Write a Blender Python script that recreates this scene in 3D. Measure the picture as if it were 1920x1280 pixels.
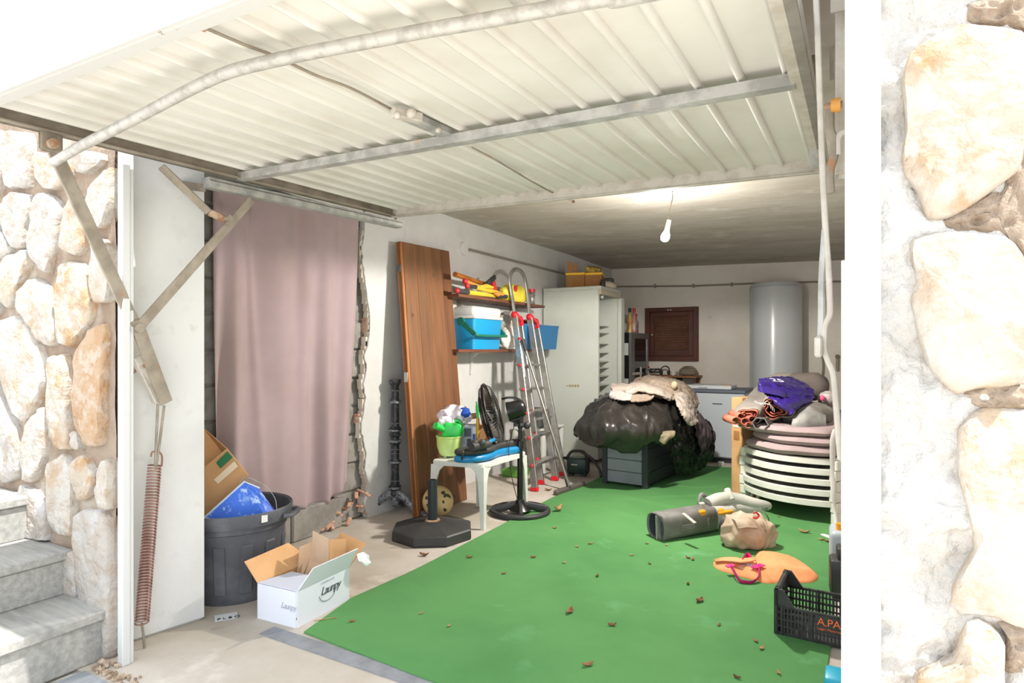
import bpy, bmesh, math, random
from mathutils import Vector, Matrix, Euler, noise
for o in list(bpy.data.objects): bpy.data.objects.remove(o)
SC = bpy.context.scene; COL = SC.collection
R = math.radians; random.seed(7)
# ------------------------------------------------------------------ camera, sky, sun, exposure
FPX, HORIZON, EYE, YAW = 1150.0, 655.0, 1.2, math.atan(651/1150.0)
CY, SY = math.cos(YAW), math.sin(YAW)
cam_d = bpy.data.cameras.new('camera'); cam = bpy.data.objects.new('camera', cam_d); COL.objects.link(cam)
cam.location = (0, 0, EYE); cam.rotation_euler = (R(90), 0, YAW)
cam_d.sensor_width = 36; cam_d.lens = FPX/1920*36; cam_d.shift_y = (HORIZON-640)/1920; cam_d.clip_start = .02
SC.camera = cam
W = bpy.data.worlds.new('sky'); SC.world = W; W.use_nodes = True
bg = W.node_tree.nodes['Background']; bg.inputs[0].default_value = (.84, .92, 1, 1); bg.inputs[1].default_value = 1.05
sun_d = bpy.data.lights.new('sun', 'SUN'); sun_d.energy = 3.1; sun_d.angle = R(.6); sun_d.color = (1, .98, .95)
sun = bpy.data.objects.new('sun', sun_d); COL.objects.link(sun); sun.location = (3, -2, 8)
sun.rotation_euler = Vector((.42, -.13, .9)).to_track_quat('Z', 'Y').to_euler()
SC.view_settings.view_transform = 'Standard'; SC.view_settings.look = 'None'; SC.view_settings.gamma = 1
SC.view_settings.use_curve_mapping = False; SC.view_settings.exposure = 1.42
BULB_POWER = 74.0
# ------------------------------------------------------------------ measuring helpers: a sight line of the survey photo cut by a real plane
def ray(px, py):
    u = (px-960)/FPX; v = (HORIZON-py)/FPX
    return Vector((-SY+u*CY, CY+u*SY, v))
def P(px, py, X=None, Y=None, Z=None, T=None):
    d = ray(px, py)
    if X is not None: t = X/d.x
    elif Y is not None: t = Y/d.y
    elif Z is not None: t = (Z-EYE)/d.z
    else: t = T
    return d*t + Vector((0, 0, EYE))
# ------------------------------------------------------------------ materials
def lin(c): return c/12.92 if c <= .04045 else ((c+.055)/1.055)**2.4
def S(h):
    if isinstance(h, str):
        h = h.lstrip('#'); return tuple(lin(int(h[i:i+2], 16)/255) for i in (0, 2, 4))+(1,)
    return tuple(h)+(1,)
def mat(name, col, rough=.6, metal=0, var=None, vs=6, vdetail=4, lo=.4, hi=.62, bump=0, bs=60, bd=.01, spots=None, sps=9, slo=.6, shi=.68,
        stretch=None, coat=0, trans=0, alpha=1, spec=None, emit=None, grain=None, sheen=0):
    m = bpy.data.materials.new(name); m.use_nodes = True; nt = m.node_tree; N = nt.nodes; L = nt.links
    b = N['Principled BSDF']; b.inputs['Roughness'].default_value = rough; b.inputs['Metallic'].default_value = metal
    b.inputs['Base Color'].default_value = S(col); b.inputs['Coat Weight'].default_value = coat
    b.inputs['Transmission Weight'].default_value = trans; b.inputs['Alpha'].default_value = alpha
    if spec is not None: b.inputs['Specular IOR Level'].default_value = spec
    if sheen: b.inputs['Sheen Weight'].default_value = sheen
    if emit: b.inputs['Emission Color'].default_value = S(emit[0]); b.inputs['Emission Strength'].default_value = emit[1]
    tc = N.new('ShaderNodeTexCoord'); co = tc.outputs['Object']
    if stretch:
        mp = N.new('ShaderNodeMapping'); mp.inputs['Scale'].default_value = stretch; L.new(co, mp.inputs[0]); co = mp.outputs[0]
    last = None
    def layer(scale, detail, a, z, colB, last, c):
        n = N.new('ShaderNodeTexNoise'); n.inputs['Scale'].default_value = scale; n.inputs['Detail'].default_value = detail; n.inputs['Roughness'].default_value = .6
        L.new(c, n.inputs['Vector'])
        mr = N.new('ShaderNodeMapRange'); mr.inputs[1].default_value = a; mr.inputs[2].default_value = z; L.new(n.outputs[0], mr.inputs[0])
        mx = N.new('ShaderNodeMix'); mx.data_type = 'RGBA'; L.new(mr.outputs[0], mx.inputs[0])
        if last is None: mx.inputs[6].default_value = S(col)
        else: L.new(last, mx.inputs[6])
        mx.inputs[7].default_value = S(colB); return mx.outputs[2]
    if var: last = layer(vs, vdetail, lo, hi, var, last, co)
    if spots:
        for q in (spots if isinstance(spots, list) else [(spots, sps, slo, shi)]): last = layer(q[1], 5, q[2], q[3], q[0], last, tc.outputs['Object'])
    if last is not None: L.new(last, b.inputs['Base Color'])
    if bump:
        n = N.new('ShaderNodeTexNoise'); n.inputs['Scale'].default_value = bs; n.inputs['Detail'].default_value = 5; L.new(co, n.inputs['Vector'])
        bp = N.new('ShaderNodeBump'); bp.inputs['Strength'].default_value = bump; bp.inputs['Distance'].default_value = bd
        L.new(n.outputs[0], bp.inputs['Height']); L.new(bp.outputs[0], b.inputs['Normal'])
    return m
# ------------------------------------------------------------------ mesh builder
class MB:
    def __init__(s): s.bm = bmesh.new()
    def box(s, c, size, rot=None, bev=0, seg=1):
        m = Matrix.Translation(Vector(c))
        if rot is not None: m = m @ (rot.to_4x4() if isinstance(rot, Matrix) else Euler(rot).to_matrix().to_4x4())
        m = m @ Matrix.Diagonal((*size, 1))
        r = bmesh.ops.create_cube(s.bm, size=1, matrix=m)
        if bev:
            es = {e for v in r['verts'] for e in v.link_edges}
            bmesh.ops.bevel(s.bm, geom=list(es), offset=bev, segments=seg, affect='EDGES', profile=.5)
        return s
    def bb(s, a, b, bev=0, seg=1):
        a = Vector(a); b = Vector(b); d = b-a
        return s.box((a+b)/2, (abs(d.x), abs(d.y), abs(d.z)), None, bev, seg)
    def bar(s, p0, p1, w, h, up=(0, 0, 1), bev=0):
        p0 = Vector(p0); p1 = Vector(p1); d = p1-p0; l = d.length; d.normalize(); up = Vector(up)
        x = up.cross(d)
        if x.length < 1e-4: x = Vector((1, 0, 0)).cross(d)
        x.normalize(); z = d.cross(x); m = Matrix((x, d, z)).transposed()
        return s.box((p0+p1)/2, (w, l, h), m, bev)
    def tube(s, pts, r, n=8, closed=False, caps=True, flat=None):
        pts = [Vector(p) for p in pts]; k = len(pts); rings = []; pn = None
        for i, p in enumerate(pts):
            if closed: d = pts[(i+1) % k]-pts[i-1]
            else: d = pts[min(i+1, k-1)]-pts[max(i-1, 0)]
            if d.length < 1e-9: d = Vector((0, 0, 1))
            d.normalize()
            if pn is None:
                pn = Vector((0, 0, 1)) if abs(d.z) < .9 else Vector((1, 0, 0))
                if flat: pn = Vector(flat[1])
            a = pn-d*pn.dot(d)
            if a.length < 1e-6: a = d.orthogonal()
            a.normalize(); pn = a; bq = d.cross(a); rr = r[i] if isinstance(r, (list, tuple)) else r
            ra, rb = (rr, rr) if not flat else (rr, rr*flat[0])
            rings.append([s.bm.verts.new(p+a*math.cos(2*math.pi*j/n)*ra+bq*math.sin(2*math.pi*j/n)*rb) for j in range(n)])
        for i in range(k if closed else k-1):
            A = rings[i]; B = rings[(i+1) % k]
            for j in range(n): s.bm.faces.new((A[j], A[(j+1) % n], B[(j+1) % n], B[j]))
        if caps and not closed:
            s.bm.faces.new(rings[0][::-1]); s.bm.faces.new(rings[-1])
        return s
    def cyl(s, p0, p1, r0, r1=None, n=20, caps=True):
        return s.tube([p0, p1], [r0, r0 if r1 is None else r1], n, False, caps)
    def lathe(s, prof, n=28, c=(0, 0, 0), axis=(0, 0, 1), cap0=True, cap1=True, sx=1):
        q = Vector((0, 0, 1)).rotation_difference(Vector(axis).normalized()); c = Vector(c); rings = []
        for r, z in prof:
            rings.append([s.bm.verts.new(c+q @ Vector((r*math.cos(2*math.pi*j/n)*sx, r*math.sin(2*math.pi*j/n), z))) for j in range(n)])
        for A, B in zip(rings, rings[1:]):
            for j in range(n): s.bm.faces.new((A[j], A[(j+1) % n], B[(j+1) % n], B[j]))
        if cap0: s.bm.faces.new(rings[0][::-1])
        if cap1: s.bm.faces.new(rings[-1])
        return s
    def prism(s, poly, o, ux, uy, h, bev=0):
        """poly in the plane (o,ux,uy), extruded by the vector h"""
        o = Vector(o); ux = Vector(ux); uy = Vector(uy); h = Vector(h)
        a = [s.bm.verts.new(o+ux*x+uy*y) for x, y in poly]; b = [s.bm.verts.new(v.co+h) for v in a]; n = len(a)
        fs = [s.bm.faces.new(a), s.bm.faces.new(b[::-1])]
        for i in range(n): fs.append(s.bm.faces.new((a[i], b[i], b[(i+1) % n], a[(i+1) % n])))
        if bev:
            es = [e for e in {e for f in fs[:2] for e in f.edges}]
            bmesh.ops.bevel(s.bm, geom=es, offset=bev, segments=1, affect='EDGES')
        return s
    def sphere(s, c, r, u=20, v=12, rot=None):
        r = r if isinstance(r, (tuple, list)) else (r, r, r); m = Matrix.Translation(Vector(c))
        if rot: m = m @ Euler(rot).to_matrix().to_4x4()
        bmesh.ops.create_uvsphere(s.bm, u_segments=u, v_segments=v, radius=1, matrix=m @ Matrix.Diagonal((*r, 1))); return s
    def grid(s, fn, nu, nv, flip=False):
        V = [[s.bm.verts.new(fn(i/nu, j/nv)) for j in range(nv+1)] for i in range(nu+1)]
        for i in range(nu):
            for j in range(nv):
                q = (V[i][j], V[i+1][j], V[i+1][j+1], V[i][j+1]); s.bm.faces.new(q[::-1] if flip else q)
        return s
    def face(s, pts): s.bm.faces.new([s.bm.verts.new(Vector(p)) for p in pts]); return s
    def build(s, name, m, parent=None, world=True, solid=0, sub=0, smooth=35, kind=None, label=None, offset=0):
        bm = s.bm; bmesh.ops.recalc_face_normals(bm, faces=bm.faces)
        if parent is not None and world: bm.transform(WM(parent).inverted())
        me = bpy.data.meshes.new(name); bm.to_mesh(me); bm.free(); me.materials.append(m)
        if smooth:
            me.shade_smooth()
            if smooth < 180: me.set_sharp_from_angle(angle=R(smooth))
        o = bpy.data.objects.new(name, me); COL.objects.link(o)
        if parent is not None: o.parent = parent
        if solid:
            q = o.modifiers.new('thickness', 'SOLIDIFY'); q.thickness = solid; q.offset = offset
        if sub:
            q = o.modifiers.new('smooth', 'SUBSURF'); q.levels = sub; q.render_levels = sub
        if kind: o['kind'] = kind
        if label: o['label'] = label
        return o
def WM(o):
    m = Matrix.Translation(o.location) @ o.rotation_euler.to_matrix().to_4x4()
    return (WM(o.parent) @ m) if o.parent else m
def thing(name, label, cat, loc=(0, 0, 0), rz=0, group=None):
    o = bpy.data.objects.new(name, None); COL.objects.link(o); o.empty_display_size = .1
    o.location = loc; o.rotation_euler = (0, 0, rz); o['label'] = label; o['category'] = cat
    if group: o['group'] = group
    return o
def tag(o, label, cat, group=None):
    o['label'] = label; o['category'] = cat
    if group: o['group'] = group
    return o
def recentre(o):
    """put a single-mesh thing's origin at its base"""
    me = o.data; xs = [v.co for v in me.vertices]
    c = Vector((sum(v.x for v in xs)/len(xs), sum(v.y for v in xs)/len(xs), min(v.z for v in xs)))
    me.transform(Matrix.Translation(-c)); o.location = o.location+c; return o
def struct(o): o['kind'] = 'structure'; return o
def copy_tree(o, parent=None):
    c = o.copy(); COL.objects.link(c)
    if parent is not None: c.parent = parent
    for ch in list(o.children): copy_tree(ch, c)
    return c
def text(body, size, m, name, parent, org, ux, uy, align='LEFT', shear=0, depth=.0008, label=None, spacing=1.0):
    cu = bpy.data.curves.new('t', 'FONT'); cu.body = body; cu.size = size; cu.extrude = depth/2; cu.align_x = align; cu.shear = shear; cu.space_character = spacing
    t = bpy.data.objects.new('t', cu); COL.objects.link(t); dg = bpy.context.evaluated_depsgraph_get()
    me = bpy.data.meshes.new_from_object(t.evaluated_get(dg)); bpy.data.objects.remove(t)
    ux = Vector(ux).normalized(); uy = Vector(uy).normalized(); un = ux.cross(uy)
    mm = Matrix.Translation(Vector(org)) @ Matrix((ux, uy, un)).transposed().to_4x4()
    if parent is not None: mm = WM(parent).inverted() @ mm
    me.transform(mm); me.materials.clear(); me.materials.append(m); me.name = name
    o = bpy.data.objects.new(name, me); COL.objects.link(o); o.parent = parent
    if label: o['label'] = label
    return o
def rn(p, f): return 1-2*abs(noise.noise(Vector(p)*f))
def cr(p, t):
    """Catmull-Rom through the list p, t in 0..1"""
    n = len(p)-1; x = min(t*n, n-1e-6); i = int(x); f = x-i
    a = p[max(i-1, 0)]; b = p[i]; c = p[i+1]; d = p[min(i+2, n)]
    return .5*((2*b)+(c-a)*f+(2*a-5*b+4*c-d)*f*f+(3*b-a-3*c+d)*f*f*f)
def smoothpath(pts, n, closed=False):
    pts = [Vector(p) for p in pts]
    if closed: pts = pts+[pts[0]]
    return [cr(pts, i/(n-(0 if closed else 1))) for i in range(n)]
def patch(mb, rows, nu=24, nv=24, amp=0, f=8, seed=0, aniso=(1, 1, 1), wt=(.5, .32, .18)):
    """cloth surface through a net of control points, with folds"""
    rows = [[Vector(p) for p in r] for r in rows]; off = Vector((seed*3.1, seed*1.7, seed*.9)); an = Vector(aniso)
    def base(u, v): return cr([cr(r, v) for r in rows], u)
    def fn(u, v):
        p = base(u, v)
        if amp:
            e = .01; a = base(min(u+e, 1), v)-base(max(u-e, 0), v); b = base(u, min(v+e, 1))-base(u, max(v-e, 0)); n = a.cross(b)
            if n.length > 1e-9:
                n.normalize(); q = Vector((p.x*an.x, p.y*an.y, p.z*an.z))+off
                p = p+n*amp*(wt[0]*rn(q, f)+wt[1]*rn(q+Vector((5, 2, 1)), f*2.1)+wt[2]*rn(q+Vector((2, 7, 3)), f*4.3))
        return p
    return mb.grid(fn, nu, nv)
def blob(mb, c, r, amp=.02, f=7, seed=0, sub=4, floor=None, power=1.0, rot=0):
    m = bmesh.ops.create_icosphere(mb.bm, subdivisions=sub, radius=1); c = Vector(c); off = Vector((seed*2.3, seed*5.1, seed)); rm = Matrix.Rotation(rot, 3, 'Z')
    for v in m['verts']:
        d = v.co.normalized(); g = Vector([math.copysign(abs(x)**power, x) for x in d])
        p = rm @ Vector((g.x*r[0], g.y*r[1], g.z*r[2])); q = p+off
        p = p+(rm @ d)*amp*(.7*rn(q, f)+.3*rn(q, f*2.2)); p = p+c
        if floor is not None and p.z < floor: p.z = floor+(p.z-floor)*.03
        v.co = p
    return mb
def dome(mb, pts, h, z0, rings=8, n=56, p=2.0, amp=0, f=10, seed=0, flat=None):
    """soft mound over the outline pts (3-D), height h"""
    out = smoothpath(pts, n, True); c = sum(out, Vector())/n; off = Vector((seed, seed*2, 0)); R0 = []
    for k in range(rings+1):
        s_ = 1-k/rings
        if k == rings: R0.append([mb.bm.verts.new(c+Vector((0, 0, h)))]); break
        ring = []
        for o in out:
            q = c+(o-c)*s_; q.z = o.z*s_+c.z*(1-s_)+h*(1-s_**p)
            q.z += amp*(1-s_**4)*rn(q+off, f); ring.append(mb.bm.verts.new(q))
        R0.append(ring)
    for A, B in zip(R0, R0[1:]):
        for j in range(n):
            if len(B) == 1: mb.bm.faces.new((A[j], A[(j+1) % n], B[0]))
            else: mb.bm.faces.new((A[j], A[(j+1) % n], B[(j+1) % n], B[j]))
    low = [mb.bm.verts.new(Vector((v.co.x, v.co.y, v.co.z-.004))) for v in R0[0]]
    for j in range(n): mb.bm.faces.new((low[j], low[(j+1) % n], R0[0][(j+1) % n], R0[0][j]))
    mb.bm.faces.new(low[::-1]); return mb
# ================================================================== materials used by the place
M = {}
M['plaster'] = mat('white plaster', '#d3d2d0', .9, var='#c8c6c3', vs=2.2, lo=.42, hi=.7, bump=.12, bs=14, bd=.02, spots=[('#a99b8a', 3.4, .68, .8), ('#c6c4c2', 9, .6, .75)])
M['ceil'] = mat('old ceiling plaster', '#c2bbb2', .95, var='#b1a99e', vs=1.3, lo=.4, hi=.62, bump=.15, bs=6, bd=.03, spots=[('#d0cac2', 3.2, .58, .72)], stretch=(1, 2.4, 1))
M['conc'] = mat('concrete floor', '#bfb6ac', .85, var='#b0a698', vs=2.6, bump=.2, bs=40, bd=.006, spots=[('#948676', 5, .62, .75), ('#d9d2c9', 3, .58, .75)])
M['block'] = mat('grey concrete block', '#9b9791', .95, var='#858079', vs=9, bump=.5, bs=70, bd=.008)
M['mortar'] = mat('sandy mortar', '#9b8977', .95, var='#877362', vs=7, bump=.6, bs=48, bd=.012, spots=[('#ada294', 4, .55, .68)])
M['mortar_white'] = mat('whitewashed mortar', '#c0bcb8', .95, var='#b4aea7', vs=4, bump=.9, bs=24, bd=.03, spots=[('#86776a', 2.6, .62, .7)])
M['crust'] = mat('pale plaster crust', '#d8cfc3', .95, var='#c7b7a4', vs=12, bump=.4, bs=60)
M['clay'] = mat('broken hollow brick', '#cfa48c', .9, var='#ba8d74', vs=14, bump=.4, bs=60)
M['white_paint'] = mat('white painted steel', '#cbcbca', .45, bump=.05, bs=30)
M['tile'] = mat('grey wood-look tile', '#a9a69f', .6, var='#8f8d88', vs=5, stretch=(1.2, 9, 9), lo=.35, hi=.65, bump=.1, bs=20)
M['tile_blue'] = mat('blue-grey paving', '#a3a6aa', .65, var='#92959a', vs=5, stretch=(9, 1.2, 9), bump=.1, bs=20)
M['drive'] = mat('pale driveway concrete', '#e0dacf', .9, var='#d2cabd', vs=3, bump=.1)
M['dirt'] = mat('crumbled debris', '#8c7460', .95, var='#c8b49e', vs=30, bump=.6, bs=90)
stone_mats = [mat('stone %s' % n, a, .9, var=b, vs=7, vdetail=8, lo=.46, hi=.64, bump=.8, bs=26, bd=.025, spots=[(c, 16, .5, .62)]) for n, a, b, c in (
    ('cream', '#b6ada2', '#ac957c', '#bab4ad'), ('peach', '#b3a595', '#a9865f', '#b8b0a6'), ('pale', '#ada59c', '#a79788', '#b3aea9'), ('ochre', '#b0957a', '#a67d55', '#b8a594'))]
# ================================================================== room shell
XL, XR, YB, YF = -3.05, .75, 8.255, 1.32
def CZ(x): return 2.337-.026*(x-XL)                                 # the ceiling falls a little to the right
fl = MB().bb((-3.4, 1.2, -.12), (XR+.1, YB+.1, 0)).build('floor', M['conc']); struct(fl)
mb = MB(); mb.grid(lambda u, v: Vector((-3.4+u*(XR+3.5), YF+v*(YB-YF+.1), CZ(-3.4+u*(XR+3.5))+.012*noise.noise(Vector((u*4, v*7, 0))))), 20, 30)
ce = mb.build('ceiling', M['ceil'], solid=.12, offset=1); struct(ce)
# left wall: plaster sheet with the ragged broken edge of the old doorway
prof = [(690, 415), (683, 440), (680, 470), (681, 495), (684, 520), (690, 560), (694, 600), (692, 640), (684, 665), (688, 690), (681, 720), (686, 745), (680, 780), (679, 812), (683, 830), (688, 850), (684, 880), (690, 905), (682, 940), (690, 980)]
edge = []
for x, y in prof:
    p = P(x, y, X=XL); edge.append((p.y, p.z))
edge[0] = (edge[0][0], 2.45); edge[-1] = (edge[-1][0], 0)
fine = []
random.seed(3)
for (a, b), (c, d) in zip(edge, edge[1:]):
    for k in range(3): fine.append((a+(c-a)*k/3+random.uniform(-.008, .008), b+(d-b)*k/3))
fine.append(edge[-1])
wl = MB().prism(fine+[(YB+.1, 0), (YB+.1, 2.45)], (XL, 0, 0), (0, 1, 0), (0, 0, 1), (-.05, 0, 0)).build('wall_left', M['plaster'], smooth=0); struct(wl)
MB().bb((XL-.27, 1.73, 0), (XL-.085, YB+.1, 2.45)).build('backing', M['block'], wl, label='grey block masonry behind the plaster')
MB().bb((XL-.05, 1.6, 2.16), (XL, 3.25, 2.45)).build('lintel', M['plaster'], wl)
# plaster crust and broken brick along the ragged edge
random.seed(11)
for i in range(0, len(fine)-2, 1):
    y, z = fine[i]
    if z > 2.1: continue
    pts = [(y-random.uniform(.0, .014), z+.035), (y+.006, z+.03), (y+.006, z-.03), (y-random.uniform(.0, .018), z-.035)]
    MB().prism(pts, (XL-.012, 0, 0), (0, 1, 0), (0, 0, 1), (-.04, 0, 0)).build('plaster_crust', M['crust'], wl, smooth=0)
for (px, py, h) in ((684, 435, .07), (692, 610, .11), (690, 640, .05), (677, 785, .07)):
    p = P(px, py, X=XL-.02); b_ = MB()
    b_.box((p.x-.03, p.y-.008, p.z), (.05, .028, h), bev=.004)
    o = b_.build('brick', M['clay'], wl, smooth=0)
    for k in range(3): MB().box((p.x-.003, p.y-.010, p.z+h*(k-1)*.28), (.006, .014, h*.16)).build('brick_hole', M['dirt'], o, smooth=0)
# block wall seen at both sides of the curtain and below it
random.seed(5)
for row in range(11):
    z = row*.2
    for (y0, y1) in ((1.72, 2.22), (2.225, 2.72), (2.725, 3.0), (3.005, 3.42)) if row % 2 else ((1.72, 2.02), (2.025, 2.5), (2.505, 2.98), (2.985, 3.42)):
        if 1 < row < 11 and 2.22 < y0 and y1 < 2.99: continue
        MB().box((XL-.14+random.uniform(-.008, .008), (y0+y1)/2, z+.1), (.14, y1-y0-.012, .188), bev=.006).build('concrete_block', M['block'], wl, smooth=0)
for (y0, y1) in ((1.72, 2.16), (2.17, 2.62), (2.63, 3.05)):
    MB().box((XL-.04, (y0+y1)/2, .1), (.09, y1-y0, .2), bev=.01).build('sill_block', M['block'], wl, smooth=0)
random.seed(8)
for k in range(22):
    p = P(random.uniform(612, 684), 0, X=XL+.02); y = 2.86+k*.02+random.uniform(-.02, .02)
    MB().box((XL+random.uniform(-.04, .03), y, max(.03, .02+.16*(k/15.)*random.random())), (.028, random.uniform(.03, .06), random.uniform(.010, .022)), (random.random()*.8, random.random()*.5, random.random()*3), bev=.005).build('brick_rubble', M['clay'], wl, smooth=0)
# disc and conduit on the left wall
p = P(868, 466, X=XL)
MB().cyl(p, p+Vector((.02, 0, 0)), .062, .055, 28).build('junction_disc', M['plaster'], wl)
M['conduit'] = mat('dusty grey conduit', '#8d857a', .6, bump=.1)
q = P(1041, 511, X=XL)
MB().tube([p+Vector((.03, .07, 0)), (XL+.03, 5.4, p.z), (XL+.03, YB-.03, q.z+.005)], .011, 8).build('conduit', M['conduit'], wl)
# back wall with conduit
M['plaster_b'] = mat('back plaster lightened for dim light', '#e6dfd5', .9, var='#dbd3c7', vs=2, lo=.42, hi=.7, bump=.12, bs=14, bd=.02, spots=[('#b0a493', 3.4, .68, .8)])  # lighter, warmer copy of white plaster: missing light at the back put into colour
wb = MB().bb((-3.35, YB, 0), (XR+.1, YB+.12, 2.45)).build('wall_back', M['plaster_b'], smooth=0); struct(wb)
pts = [P(x, y, Y=YB-.03) for x, y in ((1152, 537), (1225, 536.5), (1300, 536), (1370, 533), (1406, 531.5), (1500, 529), (1575, 527.5), (1600, 527))]
MB().tube(pts, .011, 8).build('conduit', M['conduit'], wb)
for x, y in ((1228, 536), (1300, 535.5), (1372, 533)):
    p = P(x, y, Y=YB-.02); MB().box(p, (.02, .04, .05)).build('clip', M['conduit'], wb)
wr = MB().bb((XR, YF+.4, 0), (XR+.12, YB+.1, 2.45)).build('wall_right', M['plaster'], smooth=0); struct(wr)
# the pier beside the opening (white return with rounded plaster) and the front wall, left and right of the opening
pier = MB().prism([(-2.602, 1.36), (-2.536, 1.70), (-3.35, 1.72), (-3.35, 1.36)], (0, 0, 0), (1, 0, 0), (0, 1, 0), (0, 0, 2.40), bev=.012).build('wall_front_return', M['plaster'], smooth=0); struct(pier)
pier2 = MB().bb((.09, 1.36, 0), (XR+.12, 1.72, 2.40)).build('wall_front_inner', M['plaster'], smooth=0); struct(pier2)
li = MB().bb((-3.35, 1.36, 2.12), (XR+.12, 1.72, 2.42)).build('trim_lintel', M['plaster'], smooth=0); struct(li)
YW = 1.32                                                           # face of the mortar
def rough_wall(name, x0, x1, z0, z1, m, amp, f, nu, nv):
    mb = MB(); mb.grid(lambda u, v: Vector((x0+u*(x1-x0), YW-amp*(.5+noise.noise(Vector((u*(x1-x0), v*(z1-z0), 3))*f)+.45*noise.noise(Vector((u*(x1-x0), v*(z1-z0), 9))*f*3.3)+.2*noise.noise(Vector((u*(x1-x0), v*(z1-z0), 4))*f*8)), z0+v*(z1-z0))), nu, nv)
    o = mb.build(name, m, smooth=180); MB().bb((x0, YW+.03, z0), (x1, YW+.042, z1)).build('backing', m, o, smooth=0); return struct(o)
wfl = rough_wall('wall_front_left', -4.6, P(238, 640, Y=1.36).x, -.05, 2.42, M['mortar'], .005, 5, 90, 90)
wfr = rough_wall('wall_front_right', .012, .95, -.05, 2.42, M['mortar_white'], .026, 10, 170, 300)
def stone(wall, poly, m, h, seed, jit=.004, grow=1.03):
    pts = [P(x, y, Y=YW) for x, y in poly]; n = max(18, len(pts)*3)
    c = sum(pts, Vector())/len(pts); out = []
    L_ = [(pts[(i+1) % len(pts)]-pts[i]).length for i in range(len(pts))]; T_ = sum(L_)
    for k in range(n):
        s_ = T_*k/n; i = 0
        while s_ > L_[i]: s_ -= L_[i]; i += 1
        out.append(pts[i].lerp(pts[(i+1) % len(pts)], s_/L_[i]))
    sm = [c+((out[k-1]+out[k]*5+out[(k+1) % n])/7-c)*grow for k in range(n)]
    bm = MB(); rings = []
    for s_, d in ((1.0, .02), (.985, -.55*h), (.95, -.88*h), (.75, -h), (.4, -h*1.02)):
        rg = []
        for k, o in enumerate(sm):
            q = c+(o-c)*s_; w = noise.noise(Vector((q.x*14+seed, 2, q.z*14)))*jit*(2 if s_ > .9 else 1)
            q = q+(o-c).normalized()*w*s_
            dy = d if d > 0 else d+.35*h*noise.noise(Vector((q.x*9+seed*3, 1, q.z*9)))+.012*noise.noise(Vector((q.x*30, 5+seed, q.z*30)))*(s_ < .98)
            rg.append(bm.bm.verts.new((q.x, YW-.006+dy, q.z)))
        rings.append(rg)
    for A, B in zip(rings, rings[1:]):
        for k in range(n): bm.bm.faces.new((A[k], A[(k+1) % n], B[(k+1) % n], B[k]))
    v = bm.bm.verts.new((c.x, YW-.006-h*1.03, c.z))
    for k in range(n): bm.bm.faces.new((rings[-1][k], rings[-1][(k+1) % n], v))
    return bm.build('stone', m, wall, smooth=55)
LS = [([(23, 246), (72, 252), (66, 354), (20, 354), (21, 300)], 2), ([(-40, 240), (20, 248), (17, 323), (12, 367), (-30, 360)], 2), ([(77, 287), (137, 295), (142, 339), (115, 357), (97, 357), (78, 339), (75, 314)], 1),
      ([(148, 282), (203, 289), (206, 307), (175, 328), (156, 326), (148, 307)], 2), ([(9, 389), (34, 361), (66, 367), (67, 401), (59, 426), (58, 467), (37, 467), (19, 432)], 2),
      ([(67, 398), (75, 373), (94, 361), (119, 376), (126, 393), (120, 445), (100, 515), (66, 480)], 2), ([(130, 395), (150, 370), (170, 376), (169, 464), (153, 481), (125, 467)], 1),
      ([(175, 367), (200, 336), (221, 314), (220, 382), (206, 429), (181, 428), (173, 395)], 0), ([(-10, 398), (19, 439), (34, 470), (12, 492), (-10, 457)], 2),
      ([(8, 501), (25, 482), (62, 467), (64, 501), (44, 539), (28, 579), (19, 573), (6, 532)], 0), ([(41, 567), (56, 532), (75, 521), (97, 535), (110, 580), (118, 620), (116, 642), (106, 649), (92, 645), (70, 615), (55, 595)], 0),
      ([(123, 501), (137, 492), (170, 495), (175, 532), (186, 575), (172, 617), (166, 620), (144, 650), (124, 643), (120, 600), (114, 560)], 1), ([(181, 501), (187, 451), (206, 448), (220, 470), (219, 565), (190, 570), (178, 526)], 0),
      ([(-40, 500), (0, 500), (4, 560), (14, 580), (-5, 596), (-40, 600)], 2), ([(3, 605), (40, 592), (62, 615), (92, 662), (95, 712), (84, 746), (57, 793), (38, 775), (20, 735), (3, 670)], 0),
      ([(103, 672), (135, 663), (138, 712), (135, 769), (142, 814), (143, 841), (118, 839), (107, 808), (101, 757)], 1), ([(157, 656), (180, 617), (209, 606), (205, 712), (201, 833), (169, 833), (152, 794), (148, 740), (155, 698)], 3),
      ([(143, 811), (155, 805), (163, 841), (153, 839)], 2), ([(-20, 700), (0, 712), (17, 760), (42, 797), (52, 842), (51, 887), (22, 905), (5, 881), (-20, 853)], 2), ([(55, 836), (58, 797), (90, 762), (98, 769), (98, 825), (90, 861), (73, 904), (65, 904), (53, 875)], 0),
      ([(101, 864), (121, 859), (129, 847), (146, 864), (148, 960), (150, 1006), (113, 992), (102, 960)], 0), ([(149, 864), (166, 847), (176, 867), (187, 881), (188, 915), (171, 937), (157, 936), (149, 909)], 1), ([(201, 867), (214, 856), (218, 881), (216, 957), (197, 951), (195, 895)], 0),
      ([(50, 903), (77, 918), (98, 950), (98, 1012), (80, 1008), (36, 985), (45, 950)], 2), ([(-30, 920), (35, 925), (33, 953), (24, 986), (-30, 972)], 2), ([(153, 962), (166, 953), (202, 956), (215, 975), (218, 1110), (217, 1236), (186, 1226), (180, 1145), (157, 1125), (151, 1020)], 2),
      ([(114, 1030), (154, 1030), (156, 1066), (157, 1120), (122, 1106), (114, 1078)], 2)]
for i, (poly, k) in enumerate(LS): stone(wfl, poly, stone_mats[k], .030, i)
def c4(l): return [(1640+x/2.91, y/2.91) for x, y in l]
def c5(l): return [(1640+x/2.91, 420+y/2.91) for x, y in l]
def c6(l): return [(1640+x/2.91, 840+y/2.91) for x, y in l]
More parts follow.
